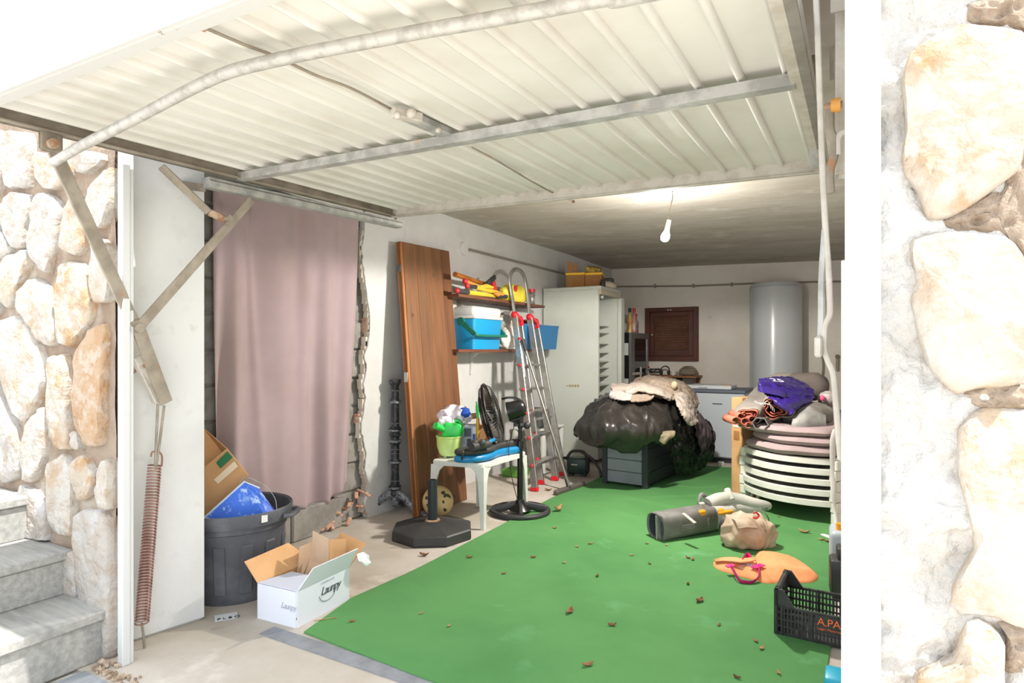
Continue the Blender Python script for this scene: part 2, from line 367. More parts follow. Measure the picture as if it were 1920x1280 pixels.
RS = [(c4([(180, 330), (300, 240), (480, 180), (640, 180), (790, 215), (840, 300), (850, 500), (790, 690), (775, 950), (520, 1120), (400, 1200), (280, 1215), (230, 1050), (150, 960), (140, 850), (180, 720), (150, 500)]), 1, .036),
      (c5([(200, 100), (400, 60), (700, 90), (760, 160), (850, 290), (850, 700), (790, 870), (520, 880), (430, 930), (300, 800), (220, 560), (185, 400), (230, 310), (190, 200)]), 0, .045),
      ([(1790, 800), (1830, 765), (1950, 770), (1950, 1172), (1895, 1160), (1850, 1140), (1800, 1150), (1775, 1120), (1800, 1060), (1830, 1020), (1815, 960), (1795, 900)], 0, .030),
      ([(1712, 1250), (1788, 1221), (1805, 1156), (1825, 1149), (1860, 1170), (1880, 1197), (1877, 1250), (1874, 1300), (1719, 1300)], 1, .045)]
for i, (poly, k, h) in enumerate(RS): stone(wfr, poly, stone_mats[k], h, 50+i, .003)
# rough brown mortar patches between the big stones on the right
def mpatch(poly, d, m):
    pts = [P(x, y, Y=YW) for x, y in poly]
    mb = MB(); dome(mb, [(p.x, p.z, 0) for p in pts], .008, 0, 16, 90, 5, .010, 60, 4)
    mb.bm.transform(Matrix(((1, 0, 0, 0), (0, 0, -1, YW-d), (0, 1, 0, 0), (0, 0, 0, 1)))); return mb.build('mortar_patch', m, wfr, smooth=180)
M['mortar_brown'] = mat('rough brown mortar', '#9d8c7b', .95, var='#85725f', vs=12, bump=.9, bs=70, bd=.012)
mpatch(c4([(500, 40), (640, 10), (830, 0), (860, 200), (780, 190), (640, 160), (490, 130)]), .012, M['mortar_brown'])
mpatch([(1730, 425), (1800, 395), (1905, 320), (1935, 230), (1945, 480), (1900, 470), (1880, 447), (1800, 440)], .010, M['mortar_brown'])
mpatch([(1795, 740), (1812, 724), (1925, 716), (1930, 764), (1860, 766), (1815, 758)], .014, M['mortar_brown'])
mpatch([(1860, 1150), (1930, 1165), (1940, 1262), (1880, 1250), (1884, 1190)], .008, M['mortar_brown'])
# white painted frame posts of the opening
def px_x(px, y): return P(px, 640, Y=y).x
t1 = MB(); t1.bb((px_x(220, 1.29), 1.29, 0), (px_x(245, 1.32), 1.32, 2.1), .003); t1.bb((px_x(235, 1.321), 1.321, .0), (px_x(251, 1.335), 1.335, 2.1), .002)
t1 = t1.build('trim_1', M['white_paint'], smooth=0); struct(t1)
t2 = MB(); t2.bb((px_x(1584, 1.262), 1.262, 0), (px_x(1652, 1.262), 1.36, 2.1), .003); t2 = t2.build('trim_2', M['white_paint'], smooth=0); struct(t2)
a = P(1578, 492, Y=1.40); MB().bb((a.x, 1.36, 0), (a.x+.05, 1.40, a.z), .002).build('inner_strip', M['white_paint'], t2, smooth=0)
for (x, y) in ((1613, 765), (1614, 835)):
    p = P(x, y, Y=1.262); MB().sphere(p, (.0145, .009, .0145), 16, 10).build('bolt', M['white_paint'], t2)
# steps and paving outside, left
XA = -2.53
st = MB().bb((-4.8, -1.2, 0), (XA-.02, 1.31, .155), .004).build('trim_steps', M['tile'], smooth=0); struct(st)
MB().bb((-4.8, -1.2, .158), (XA, 1.312, .196), .005).build('tread', M['tile'], st, smooth=0)
MB().bb((-4.8, -1.2, .196), (XA-.31, 1.31, .335), .004).build('riser', M['tile'], st, smooth=0)
MB().bb((-4.8, -1.2, .338), (XA-.295, 1.312, .376), .005).build('tread', M['tile'], st, smooth=0)
MB().bb((-4.8, -1.2, .376), (XA-.63, 1.31, .52), .004).build('riser', M['tile'], st, smooth=0)
MB().bb((-4.8, -1.2, .523), (XA-.615, 1.312, .56), .005).build('tread', M['tile'], st, smooth=0)
gr = MB().bb((-9, -7, -.2), (9, 1.36, -.012)).build('trim_driveway', M['drive'], smooth=0); struct(gr)
random.seed(4)
for i in range(5):
    for j in range(3):
        x0 = XA+.005+i*.20; y0 = 1.21-.62*j-(.3 if i % 2 else 0)
        if x0+.19 > -1.55: continue
        MB().bb((x0, y0-.60, -.02), (x0+.194, min(y0, 1.21), .001+.001*random.random()), .003).build('paver', M['tile_blue'], gr, smooth=0)
random.seed(14)
for k in range(34):
    x = random.uniform(-2.52, -2.25); y = 1.235+random.uniform(-.02, .05)+(x+2.5)*-.0
    MB().box((x, y, .006), (random.uniform(.008, .022),)*3, (k, k*2, k*3), bev=.002).build('pebble', M['dirt'], gr, smooth=0)
# ================================================================== the up-and-over door, hanging under the lintel
M['door'] = mat('cream painted sheet', '#dcd8d1', .55, var='#d0cac1', vs=2.5, lo=.45, hi=.7, spots=[('#c9b79c', 6, .72, .82)])
M['door_edge'] = mat('white rail with rust', '#c4c2be', .5, spots=[('#a87448', 9, .66, .74), ('#7d6d5a', 30, .66, .72)], stretch=None)
M['galv'] = mat('galvanised steel', '#b6b4b0', .5, .25, var='#9b9995', vs=16, lo=.4, hi=.6, spots=[('#b59b80', 7, .62, .74)], bump=.1, bs=60)
M['galv_brown'] = mat('dusty brown steel', '#9c9182', .6, .2, var='#857a6c', vs=12, bump=.1, spots=[('#b0764a', 14, .66, .74)])
M['galv_pale'] = mat('pale dusty steel', '#c6bfb5', .55, .1, var='#b5ada1', vs=18, spots=[('#c69c74', 9, .68, .78)])
M['rust'] = mat('rusty steel', '#b39c85', .8, .1, var='#96694a', vs=25, bump=.3, bs=80)
M['spring'] = mat('rusted brown spring', '#8d6a5a', .7, .4, var='#a9857a', vs=12)
door = thing('garage_door', 'cream ribbed up-and-over door swung open overhead', 'garage door', (-1.24, 1.34, 1.9))
X0, X1, Y0, Y1 = -2.36, -.125, .785, 2.775
def DZ(x, y, h=0): return 1.917+.027*(y-.79)-.025*(x+2.36)+h      # underside of the frame: slightly tilted and sagging
def DP(x, y, h=0): return Vector((x, y, DZ(x, y, h)))
pitch = .1135; ribs = [-.168-pitch*k for k in range(20)]
edges = [X1]+[r for r in ribs if r > X0+.03]+[X0]
SH = .055
for a, b in zip(edges, edges[1:]):
    mb = MB(); mb.grid(lambda u, v: DP(b+(a-b)*u, Y0+.02+(Y1-Y0-.03)*v, SH), 1, 4)
    mb.build('panel', M['door'], door, solid=.004, smooth=0)
for r in ribs:
    if r < X0+.03: continue
    mb = MB(); pr_ = [(-.011, SH), (-.008, SH-.018), (.008, SH-.018), (.011, SH)]
    mb.grid(lambda u, v: DP(r+cr([Vector((q[0], q[1], 0)) for q in pr_], u).x, Y0+.02+(Y1-Y0-.03)*v, cr([Vector((q[0], q[1], 0)) for q in pr_], u).y), 6, 4)
    mb.build('rib', M['door'], door, smooth=60)
def dbox(xa, xb, ya, yb, ha, hb, mb=None):
    mb = mb or MB(); v = [mb.bm.verts.new(DP(x, y, h)) for x in (xa, xb) for y in (ya, yb) for h in (ha, hb)]
    for f in ((0, 1, 3, 2), (4, 6, 7, 5), (0, 4, 5, 1), (2, 3, 7, 6), (0, 2, 6, 4), (1, 5, 7, 3)): mb.bm.faces.new([v[i] for i in f])
    return mb
mb = dbox(X0-.01, X1+.01, Y0-.012, Y0+.012, -.002, .085); dbox(X0-.01, X1+.01, Y0, Y0+.035, -.004, .002, mb)
mb.build('front_rail', M['door_edge'], door, smooth=0, label='white painted rail with rust stains')
mb = dbox(X0-.02, X0+.004, Y0, Y1, 0, SH); dbox(X0-.02, X0+.03, Y0, Y1, 0, .004, mb); mb.build('side_rail', M['galv_brown'], door, smooth=0)
mb = dbox(X1-.004, X1+.02, Y0, Y1, 0, SH); dbox(X1-.03, X1+.02, Y0, Y1, 0, .004, mb); mb.build('side_rail', M['galv_pale'], door, smooth=0)
mb = dbox(X0, X1, Y1-.02, Y1, -.002, SH); dbox(X0, X1, Y1-.03, Y1, -.004, 0, mb); mb.build('rear_rail', M['galv_pale'], door, smooth=0)
mb = dbox(X0, X1-.02, 1.735, 1.775, -.004, .028); dbox(X0, X1-.02, 1.775, 1.79, .02, .026, mb); mb.build('cross_bar', M['galv'], door, smooth=0)
# bowed tube from the left arm to the right arm, below the sheet
bow = [P(100, 305, X=-2.33)]
for x, y in ((150, 275), (225, 237), (290, 203), (360, 166), (430, 135), (520, 112), (600, 95), (700, 76), (800, 57), (900, 40), (1000, 22), (1130, -2)):
    k = (x-100)/1030.; bow.append(P(x, y, Z=bow[0].z+.065*min(1, k*4)))
e_ = bow[-1]; bow += [Vector((-.40, e_.y+.02, e_.z)), Vector((-.15, e_.y-.05, e_.z-.06))]
M['tube'] = mat('pale galvanised tube', '#b5b0a9', .5, .15, var='#a19c95', vs=34, lo=.45, hi=.6, spots=[('#c9a58a', 5, .62, .74)])
MB().tube(smoothpath(bow, 90), .0155, 12).build('bowed_tube', M['tube'], door)
# lock rod along the middle and the latch
lx = -1.25
def onunder(px, py, h=.03):
    p = P(px, py, Z=1.96)
    for _ in range(6): p = P(px, py, Z=DZ(p.x, p.y, h))
    return p
rod = [onunder(x, y, .035) for x, y in ((372, 47), (450, 80), (520, 107), (590, 140), (660, 166), (740, 208))]
MB().tube(smoothpath(rod, 30), .004, 7).build('lock_rod', M['galv_brown'], door)
rod = [onunder(x, y, .035) for x, y in ((885, 276), (930, 300), (980, 330), (1030, 358), (1075, 378))]
MB().tube(smoothpath(rod, 30), .0032, 7).build('lock_rod', M['galv_brown'], door)
p = onunder(740, 208, .035); MB().sphere(rod[-1], .008).build('rod_tip', M['rust'], door)
MB().tube([onunder(360, 43, .035), onunder(385, 54, .035)], .008, 7).build('rod_tip', M['rust'], door)
a, b = onunder(762, 216, .035), onunder(838, 250, .035)
MB().bar(a, b, .05, .025, bev=.003).build('latch_case', M['galv'], door, smooth=0)
lt = MB(); lt.bar(onunder(735, 210, .02), onunder(790, 222, .02), .03, .03, bev=.004); lt.sphere(onunder(772, 213, .01), .016); lt.sphere(onunder(745, 216, .005), .012); lt.sphere(onunder(822, 244, .012), .01)
lt.build('latch', M['galv_pale'], door)
# left arm: pivot plate, long lever, spring lever, strut; the lever ends in the pull rods of the spring
pv = P(95, 268, X=-2.36)
MB().box(pv+Vector((0, 0, .01)), (.012, .07, .085), bev=.008).build('pivot_plate', M['galv_brown'], door, smooth=0)
MB().cyl(pv+Vector((-.01, 0, -.005)), pv+Vector((.024, 0, -.005)), .017, n=18).build('pivot_bolt', M['rust'], door)
jt = P(255, 615, X=-2.44); lo_ = P(312, 755, X=-2.47)
MB().bar(pv, jt, .012, .045, up=(0, 1, 0), bev=.002).build('lever_arm', M['galv_brown'], door, smooth=0)
MB().bar(jt+Vector((.012, -.01, .03)), lo_, .012, .05, up=(0, 1, 0), bev=.002).build('lever_arm', M['galv_brown'], door, smooth=0)
MB().cyl(jt+Vector((-.02, 0, 0)), jt+Vector((.03, 0, 0)), .018, n=18).build('pivot_bolt', M['galv_brown'], door)
sp1 = P(472, 374, X=-2.39); MB().bar(jt+Vector((.015, 0, 0)), sp1, .010, .038, up=(0, -1, 1), bev=.002).build('strut', M['galv_brown'], door, smooth=0)
s3, s4 = P(302, 312, X=-2.46), P(392, 398, X=-2.43); s5 = P(424, 412, X=-2.41)
MB().bar(s3, s4, .010, .032, up=(0, -1, 1), bev=.002).build('strut', M['galv_brown'], door, smooth=0)
MB().bar(s4, s5, .010, .03, up=(0, -1, 1), bev=.002).build('strut_hook', M['rust'], door, smooth=0)
MB().cyl(s5+Vector((-.01, 0, .005)), s5+Vector((.03, 0, .005)), .013, n=14).build('pivot_bolt', M['galv_brown'], door)
bk = P(268, 690, X=-2.50)
MB().bar(P(258, 668, X=-2.5), P(298, 752, X=-2.5), .03, .045, up=(0, 1, 0), bev=.003).build('bracket', M['galv_pale'], door, smooth=0)
b_ = MB(); b_.tube([bk+Vector((-.05, -.03, 0)), bk+Vector((.02, .0, .01))], .008, 8); b_.tube([bk+Vector((-.05, -.03, -.03)), bk+Vector((.02, .02, .03))], .006, 8); b_.build('bracket_bolt', M['rust'], door)
# spring with its pull rods
top, bot = P(290, 872, X=-2.50), P(266, 1168, X=-2.50)
b_ = MB(); b_.tube([P(296, 757, X=-2.5), P(294, 800, X=-2.5), P(291, 872, X=-2.5)], .005, 6); b_.tube([P(308, 760, X=-2.49), P(298, 840, X=-2.5), P(292, 880, X=-2.5)], .005, 6); b_.build('pull_rod', M['galv_brown'], door)
h0 = P(292, 848, X=-2.5); b_ = MB(); b_.tube(smoothpath([P(283, 856, X=-2.5), P(285, 848, X=-2.5), P(291, 846, X=-2.5), P(300, 848, X=-2.5), P(304, 858, X=-2.5), P(303, 874, X=-2.5)], 24), .0035, 6); b_.build('spring_hook', M['spring'], door)
d = bot-top; L_ = d.length; d.normalize(); ax = d.orthogonal().normalized(); ay = d.cross(ax); turns = 52; pts = []
for i in range(turns*12+1):
    a = 2*math.pi*i/12; pts.append(top+d*(L_*i/(turns*12))+(ax*math.cos(a)+ay*math.sin(a))*.024)
MB().tube(pts, .0034, 5).build('spring', M['spring'], door, smooth=180)
MB().tube([bot, bot+Vector((0, .005, -.04)), Vector((-2.5, bot.y+.01, .0))], .005, 6).build('spring_anchor', M['galv_brown'], door)
# right-hand linkage
rp = P(1530, 175, X=-.13)
b_ = MB(); b_.bar(P(1517, 112, X=-.15), P(1520, 158, X=-.15), .06, .05, up=(1, 0, 0), bev=.006); b_.build('corner_bracket', M['galv_brown'], door, smooth=0)
MB().bar(P(1520, 160, X=-.14), P(1533, 310, X=-.13), .008, .045, up=(1, 0, 0)).build('hinge_plate', M['galv'], door, smooth=0)
MB().tube(smoothpath([P(1529, -30, Y=1.50), P(1533, 60, Y=1.50), P(1538, 200, Y=1.50), P(1543, 330, Y=1.50), P(1548, 430, Y=1.50), P(1553, 500, Y=1.50), P(1556, 560, Y=1.50), P(1556, 590, Y=1.50), P(1547, 610, Y=1.50), P(1545, 650, Y=1.50), P(1552, 675, Y=1.50), P(1562, 700, Y=1.50), P(1567, 750, Y=1.50), P(1571, 800, Y=1.50), P(1576, 862, Y=1.50)], 70), .0065, 8, flat=(.6, (1, 0, 0))).build('pull_bar', M['galv_pale'], door)
MB().tube(smoothpath([P(1547, 430, Y=1.50), P(1541, 520, Y=1.50), P(1540, 600, Y=1.50), P(1538, 640, Y=1.50)], 20), .007, 6, flat=(.5, (1, 0, 0))).build('pull_bar', M['galv'], door)
MB().box(P(1535, 650, Y=1.50), (.016, .03, .045), bev=.004).build('bar_end', M['galv_pale'], door)
MB().tube(smoothpath([P(1556, 190, Y=1.62), P(1556, 240, Y=1.62), P(1564, 265, Y=1.62), P(1563, 295, Y=1.62), P(1556, 320, Y=1.62), P(1557, 362, Y=1.62)], 30), .010, 8, flat=(.5, (1, 0, 0))).build('crank', M['galv_brown'], door)
c = P(1569, 197, Y=1.62); MB().cyl(c+Vector((-.012, 0, 0)), c+Vector((.008, 0, 0)), .016, n=22).build('roller', mat('orange nylon roller', '#d99a4a', .5), door)
MB().cyl(c+Vector((-.03, 0, 0)), c+Vector((.012, 0, 0)), .008, n=12).build('roller_axle', M['rust'], door)
MB().tube(smoothpath([P(1571, 290, Y=1.62), P(1571, 262, Y=1.62), P(1578, 250, Y=1.62), P(1590, 245, Y=1.62)], 20), .008, 8, flat=(.6, (1, 0, 0))).build('hook', M['galv_pale'], door)
# fixed guide rails of the door, screwed to the walls
tr = thing('guide_track', 'spotted galvanised roller track above the curtain', 'door track', (-2.45, 2.3, 1.92))
a, b = P(386, 342, X=-2.43), P(748, 421, X=-2.43)
prof = [(-.03, -.022), (.022, -.024), (.032, -.014), (.032, .004), (.024, .012), (.024, .022), (-.03, .024)]
MB().prism([(q[0], q[1]*.95) for q in prof], a, (1, 0, 0), (0, 0, 1), b-a).build('channel', M['galv'], tr, smooth=0)
MB().tube([b+Vector((0, -.02, 0)), b+Vector((-.03, .0, .06)), b+Vector((-.06, .0, .40))], .008, 6).build('hanger', M['galv'], tr)
MB().bar(a+Vector((-.02, 0, -.02)), Vector((-2.56, a.y-.02, a.z)), .03, .03).build('wall_bracket', M['galv_brown'], tr, smooth=0)
CHAN = 1
tr2 = thing('guide_track', 'pale vertical steel channel beside the right white post', 'door track', (-.06, 1.8, 1.2))
MB().bar(P(1571, 60, X=-.075), P(1577, 332, X=-.075), .012, .05, up=(1, 0, 0)).build('channel', M['galv_pale'], tr2, smooth=0); b_ = MB(); b_.bar(P(1557, -30, X=-.085), P(1560, 150, X=-.085), .012, .014, up=(1, 0, 0)); b_.build('channel', M['galv_pale'], tr2, smooth=0)
MB().bb((P(1557, 0, Y=1.60).x, 1.60, 1.98), (P(1594, 0, Y=1.60).x, 1.612, 2.12), .002).build('cover_plate', M['galv_pale'], tr2, smooth=0)
MB().bb((P(1566, 0, Y=1.66).x, 1.66, 1.62), (P(1594, 0, Y=1.66).x, 1.672, 2.05), .002).build('cover_plate', M['galv_pale'], tr2, smooth=0)
MB().bar(P(1577, 330, X=-.075), P(1595, 330, X=-.03), .02, .02).build('wall_bracket', M['galv'], tr2, smooth=0)
# ------------------------------------------------------------------ bulb hanging from the ceiling
bp = P(1247, 445, X=-1.12); ct = P(1260, 374, X=-1.12); ct.z = CZ(ct.x)
bl = thing('light_bulb', 'lit bare bulb hanging on its cord from the ceiling', 'lamp', bp)
MB().tube(smoothpath([ct, ct+Vector((.003, 0, -.05)), bp+Vector((.02, .015, .16)), bp+Vector((.022, .012, .11))], 16), .004, 6).build('cord', M['galv_brown'], bl)
MB().cyl(bp+Vector((.024, .012, .115)), bp+Vector((.012, .006, .055)), .015, .017, 16).build('socket', mat('white plastic socket', '#dddbd6', .4), bl)
gb = MB().lathe([(.012, .06), (.016, .045), (.026, .02), (.029, 0), (.024, -.018), (.012, -.027), (.001, -.029)], 24, bp, (.25, .1, 1)).build('bulb', mat('glowing bulb', '#ffffff', .3, emit=('#fff4e2', 14)), bl)
ld = bpy.data.lights.new('bulb_light', 'SPOT'); ld.spot_size = R(180); ld.spot_blend = .12; ld.energy = BULB_POWER; ld.color = (1, .95, .88); ld.shadow_soft_size = .06
lo2 = bpy.data.objects.new('bulb_light', ld); COL.objects.link(lo2); lo2.parent = bl; lo2.location = (-.01, -.005, -.045)
ld2 = bpy.data.lights.new('bulb_glow', 'POINT'); ld2.energy = BULB_POWER*.24; ld2.color = (1, .95, .88); ld2.shadow_soft_size = .06
lo3 = bpy.data.objects.new('bulb_glow', ld2); COL.objects.link(lo3); lo3.parent = bl; lo3.location = (-.01, -.005, -.075)
# ================================================================== curtain, bin, boxes and the things along the left wall
M['curtain'] = mat('mauve cloth', '#b09a9e', .95, var='#a38e8d', vs=1.6, lo=.4, hi=.65, bump=.25, bs=260, bd=.002, sheen=.2)
rows = []
XC = XL-.035
top = [(394, 350), (430, 352), (470, 356), (520, 363), (560, 372), (600, 383), (640, 396), (668, 410)]
bot = [(402, 905), (430, 925), (470, 938), (520, 945), (566, 952), (605, 941), (628, 922), (652, 905)]
mid = [(398, 640), (430, 645), (470, 650), (520, 655), (560, 660), (600, 662), (640, 665), (664, 655)]
def crow(r): return [P(x, y, X=XC) for x, y in r]
ct_, cm_, cb_ = crow(top), crow(mid), crow(bot)
def curt(u, v):
    a, b, c = cr(ct_, u), cr(cm_, u), cr(cb_, u); p = cr([a, b, c], v)
    f = .012*math.sin(u*34+2.2*v+1.5*math.sin(u*9))+.010*math.sin(u*19-1.6*v)+.014*noise.noise(Vector((u*9, v*1.2, 2)))
    g = math.exp(-((u-.25-.10*v)/.02)**2)*.012*(1-v*.6)
    p.x += .022+1.9*f*(.45+.55*min(1, v*1.5))+g*1.6; return p
cu = MB(); cu.grid(curt, 110, 44); cu = cu.build('curtain', M['curtain'], smooth=180, solid=.003)
tag(cu, 'mauve grey cloth curtain hung over the broken doorway', 'curtain')
p = P(667, 426, X=XL-.01); MB().lathe([(.012, -.003), (.02, -.003), (.02, .003), (.012, .003)], 18, p, (1, 0, 0), False, False).build('eyelet', M['galv'], cu)
# ---- black bin
M['bin'] = mat('dusty black plastic', '#4c4d53', .55, var='#64656b', vs=6, lo=.45, hi=.7, bump=.1, bs=30)
bc = Vector((-2.715, 1.99, 0)); bi = thing('bin', 'large round charcoal plastic tub holding cardboard in the corner', 'bin', bc)
b_ = MB(); b_.lathe([(.205, .0), (.21, .01), (.235, .33), (.243, .335), (.243, .36), (.262, .365), (.27, .42), (.266, .428), (.255, .42), (.243, .37), (.222, .33), (.195, .02), (.001, .018)], 56, bc, cap1=False); b_.build('tub', M['bin'], bi)
for k in range(12):
    a = k*math.pi/6+.1; r0 = .213; b_ = MB()
    b_.bar(bc+Vector((math.cos(a)*.2125, math.sin(a)*.2125, .05)), bc+Vector((math.cos(a)*.231, math.sin(a)*.231, .28)), .055, .012, up=(math.cos(a), math.sin(a), 0), bev=.004); b_.build('rib', M['bin'], bi, smooth=0)
for a in (.55, 3.4):
    d = Vector((math.cos(a), math.sin(a), 0)); t_ = Vector((-d.y, d.x, 0)); c = bc+d*.262+Vector((0, 0, .385)); b_ = MB()
    b_.tube(smoothpath([c-t_*.07, c-t_*.06+d*.03, c+d*.035, c+t_*.06+d*.03, c+t_*.07], 16), .012, 8); b_.build('handle', M['bin'], bi)
a = -.15; d = Vector((math.cos(a), math.sin(a), 0)); MB().box(bc+d*.268+Vector((0, 0, .40)), (.002, .03, .035), (0, 0, a)).build('sticker', mat('white sticker', '#dcdad4', .5), bi, smooth=0)
# ---- brown cardboard box standing tilted in the bin
M['card'] = mat('brown cardboard', '#c69a6c', .85, var='#b88a5c', vs=4, bump=.05, bs=40)
M['card_pale'] = mat('pale kraft cardboard', '#cdb094', .85, var='#bea083', vs=5)
M['card_in'] = mat('orange-brown cardboard inside', '#d9a978', .85, var='#cd9b68', vs=4)
cb = thing('cardboard_box', 'brown carton with green tape standing tilted in the tub', 'box', (-2.75, 2.1, .35))
O = P(385, 955, T=2.95); A = P(474, 893, T=2.95); Bq = P(418, 843, T=3.0); 
def quadbox(name, root, pts, th, m, d):
    b_ = MB(); pts = [Vector(p) for p in pts]; n = (pts[1]-pts[0]).cross(pts[-1]-pts[0]).normalized()*th*d
    f = [b_.bm.verts.new(p) for p in pts]; g = [b_.bm.verts.new(p+n) for p in pts]; k = len(pts)
    b_.bm.faces.new(f); b_.bm.faces.new(g[::-1])
    for i in range(k): b_.bm.faces.new((f[i], g[i], g[(i+1) % k], f[(i+1) % k]))
    return b_.build(name, m, root, smooth=0)
f0, f1, f2, f3 = P(352, 1000, T=3.0), P(466, 892, T=3.10), P(425, 841, T=3.12), P(340, 912, T=3.04)
back = P(382, 803, T=3.22)-f2
quadbox('front_panel', cb, [f0, f1, f2, f3], .004, M['card'], 1)
quadbox('side_panel', cb, [f1, f1+back, f2+back, f2], .004, M['card'], 1)
quadbox('back_panel', cb, [f0+back, f1+back, f2+back, f3+back], .004, M['card_in'], 1)
quadbox('top_edge', cb, [f3, f3+back, f0+back, f0], .004, M['card'], 1)
n = (f1-f0).cross(f3-f0).normalized(); n = n if n.y < 0 else -n
def onf(px, py):
    d = ray(px, py); o = Vector((0, 0, EYE)); t = (f0-o).dot(n)/d.dot(n); return o+d*t+n*.006
quadbox('tape', cb, [onf(406, 867), onf(414, 878), onf(437, 857), onf(427, 846)], .002, mat('dark green tape', '#1d6a3c', .5), 1)
quadbox('tape', cb, [onf(402, 899), onf(410, 907), onf(447, 874), onf(440, 864)], .001, mat('pale tape remains', '#e2cdb0', .7), 1)
# ---- blue paint-splashed bucket
M['bluebox'] = mat('blue plastic splashed with white paint', '#1f5fd0', .5, var='#2a6be0', vs=4, spots=[('#a9c4ee', 26, .55, .64), ('#8db3ea', 8, .60, .70)])
bb_ = thing('paint_tray', 'blue plastic box splashed with white paint in the tub', 'box', (-2.62, 2.03, .45))
c0, c1, c2, c3 = P(380, 985, T=2.78), P(500, 966, T=2.84), P(520, 952, T=2.9), P(457, 906, T=2.92)
v1, v2, v3, v4, v5 = P(362, 990, T=2.88), P(505, 980, T=3.0), P(458, 904, T=3.0), P(519, 962, T=3.07), P(486, 916, T=3.08)
b_ = MB(); q = [b_.bm.verts.new(v) for v in (v1, v2, v3, v4, v5)]
dn = Vector((0, .05, -.10)); w = [b_.bm.verts.new(v+dn) for v in (v1, v2, v4)]
b_.bm.faces.new((q[0], q[1], q[2])); b_.bm.faces.new((q[1], q[3], q[4], q[2])); b_.bm.faces.new((q[0], q[2], q[4])); b_.bm.faces.new((q[0], q[4], q[3], w[2], w[0])); b_.bm.faces.new((q[0], w[0], w[1], q[1])); b_.bm.faces.new((q[1], w[1], w[2], q[3])); b_.bm.faces.new(w)
b_.build('box_body', M['bluebox'], bb_, smooth=0)
MB().tube([v1+Vector((0, 0, .002)), v3+Vector((0, 0, .003)), v5+Vector((0, 0, .003))], .005, 6).build('rim', mat('pale blue rim', '#c5d4e8', .5), bb_)
MB().tube(smoothpath([v3+Vector((-.03, 0, 0)), v3+Vector((-.02, .02, .02)), P(478, 900, T=3.02), P(500, 913, T=3.06), P(516, 935, T=3.08), P(519, 958, T=3.07)], 30), .002, 5).build('wire_handle', M['galv'], bb_)
# ---- open white wine carton on the floor
M['white_card'] = mat('white printed carton', '#dfe1ea', .6, bump=.02)
M['ink'] = mat('dark grey print', '#4a4f55', .6); M['ink2'] = mat('faint grey print', '#b3b8c4', .6); M['ink3'] = mat('pale lilac panel', '#cfd4e4', .6)
A0 = P(484, 1158, Z=0); B0 = P(556, 1177, Z=0); C0 = P(659, 1125, Z=0)
ex = (B0-A0).normalized(); ey = Vector((-ex.y, ex.x, 0)); LX = (B0-A0).length; LY = (C0-B0).dot(ey); HB = .155
wcx = thing('wine_carton', 'open white wine carton with script lettering beside the carpet', 'box', (A0+ex*LX/2+ey*LY/2))
def K(x, y, z): return A0+ex*x+ey*y+Vector((0, 0, z))
def board(name, pts, m, root=wcx, th=.004): return quadbox(name, root, [K(*p) for p in pts], th, m, 1)
board('front_panel', [(0, 0, 0), (LX, 0, 0), (LX, 0, HB), (0, 0, HB)], M['white_card'])
board('side_panel', [(LX, 0, 0), (LX, LY, 0), (LX, LY, HB), (LX, 0, HB)], M['white_card'])
board('side_panel', [(0, LY, 0), (0, 0, 0), (0, 0, HB), (0, LY, HB)], M['card_in'])
board('back_panel', [(LX, LY, 0), (0, LY, 0), (0, LY, HB), (LX, LY, HB)], M['card_in'])
board('bottom_panel', [(0, 0, .003), (LX, 0, .003), (LX, LY, .003), (0, LY, .003)], M['card_in'])
board('flap', [(0, .002, HB), (LX, .002, HB), (LX-.03, .17, HB-.002), (.03, .17, HB-.002)], M['ink3']).name = 'front_flap'
board('flap', [(LX, .0, HB), (LX, LY, HB), (LX+.055, LY-.0, HB+.10), (LX+.055, .04, HB+.10)], M['white_card'])
board('flap', [(0, LY, HB), (0, 0, HB), (-.085, .0, HB+.085), (-.075, LY*.75, HB+.10)], M['card_in'])
board('flap', [(LX, LY, HB), (LX*.3, LY, HB), (LX*.45, LY+.09, HB+.13), (LX+.02, LY+.10, HB+.09)], M['card_in'])
board('band', [(-.001, -.0015, .035), (LX+.001, -.0015, .035), (LX+.001, -.0015, .044), (-.001, -.0015, .044)], M['ink'], th=.001)
board('band', [(LX+.0015, -.001, .035), (LX+.0015, LY+.001, .035), (LX+.0015, LY+.001, .044), (LX+.0015, -.001, .044)], M['ink'], th=.001)
text('Launpy', .052, M['ink'], 'lettering', wcx, K(LX+.006, LY*.42, .088), ey, (0, 0, 1), shear=.35, spacing=.85)
text('CHAMPAGNE', .013, M['ink2'], 'lettering', wcx, K(LX+.006, LY*.42, .138), ey, (0, 0, 1), spacing=1.2)
text('Launpy', .036, M['ink2'], 'lettering', wcx, K(LX*.62, -.006, .075), ex, (0, 0, 1), shear=.35, spacing=.85)
b_ = MB(); c = K(LX+.006, LY*.55, .088); b_.tube([c+ey*.05*math.cos(t)+Vector((0, 0, .034*math.sin(t))) for t in [math.pi+math.pi*i/16*1.05 for i in range(17)]], .0013, 4); b_.build('lettering_swash', M['ink'], wcx)
for k, (x, w_, m) in enumerate(((.05, .022, 'ink2'), (.085, .012, 'ink2'), (.105, .016, 'ink'), (.13, .010, 'ink2'))):
    board('barcode', [(LX*x*3, -.0016, .055), (LX*x*3+w_, -.0016, .055), (LX*x*3+w_, -.0016, .105), (LX*x*3, -.0016, .105)], M['ink2'] if m == 'ink2' else mat('grey-blue bar', '#8b97ab', .6), th=.001)
board('address_label', [(LX*.12, -.0016, .118), (LX*.34, -.0016, .118), (LX*.34, -.0016, .135), (LX*.12, -.0016, .135)], M['ink3'], th=.001)
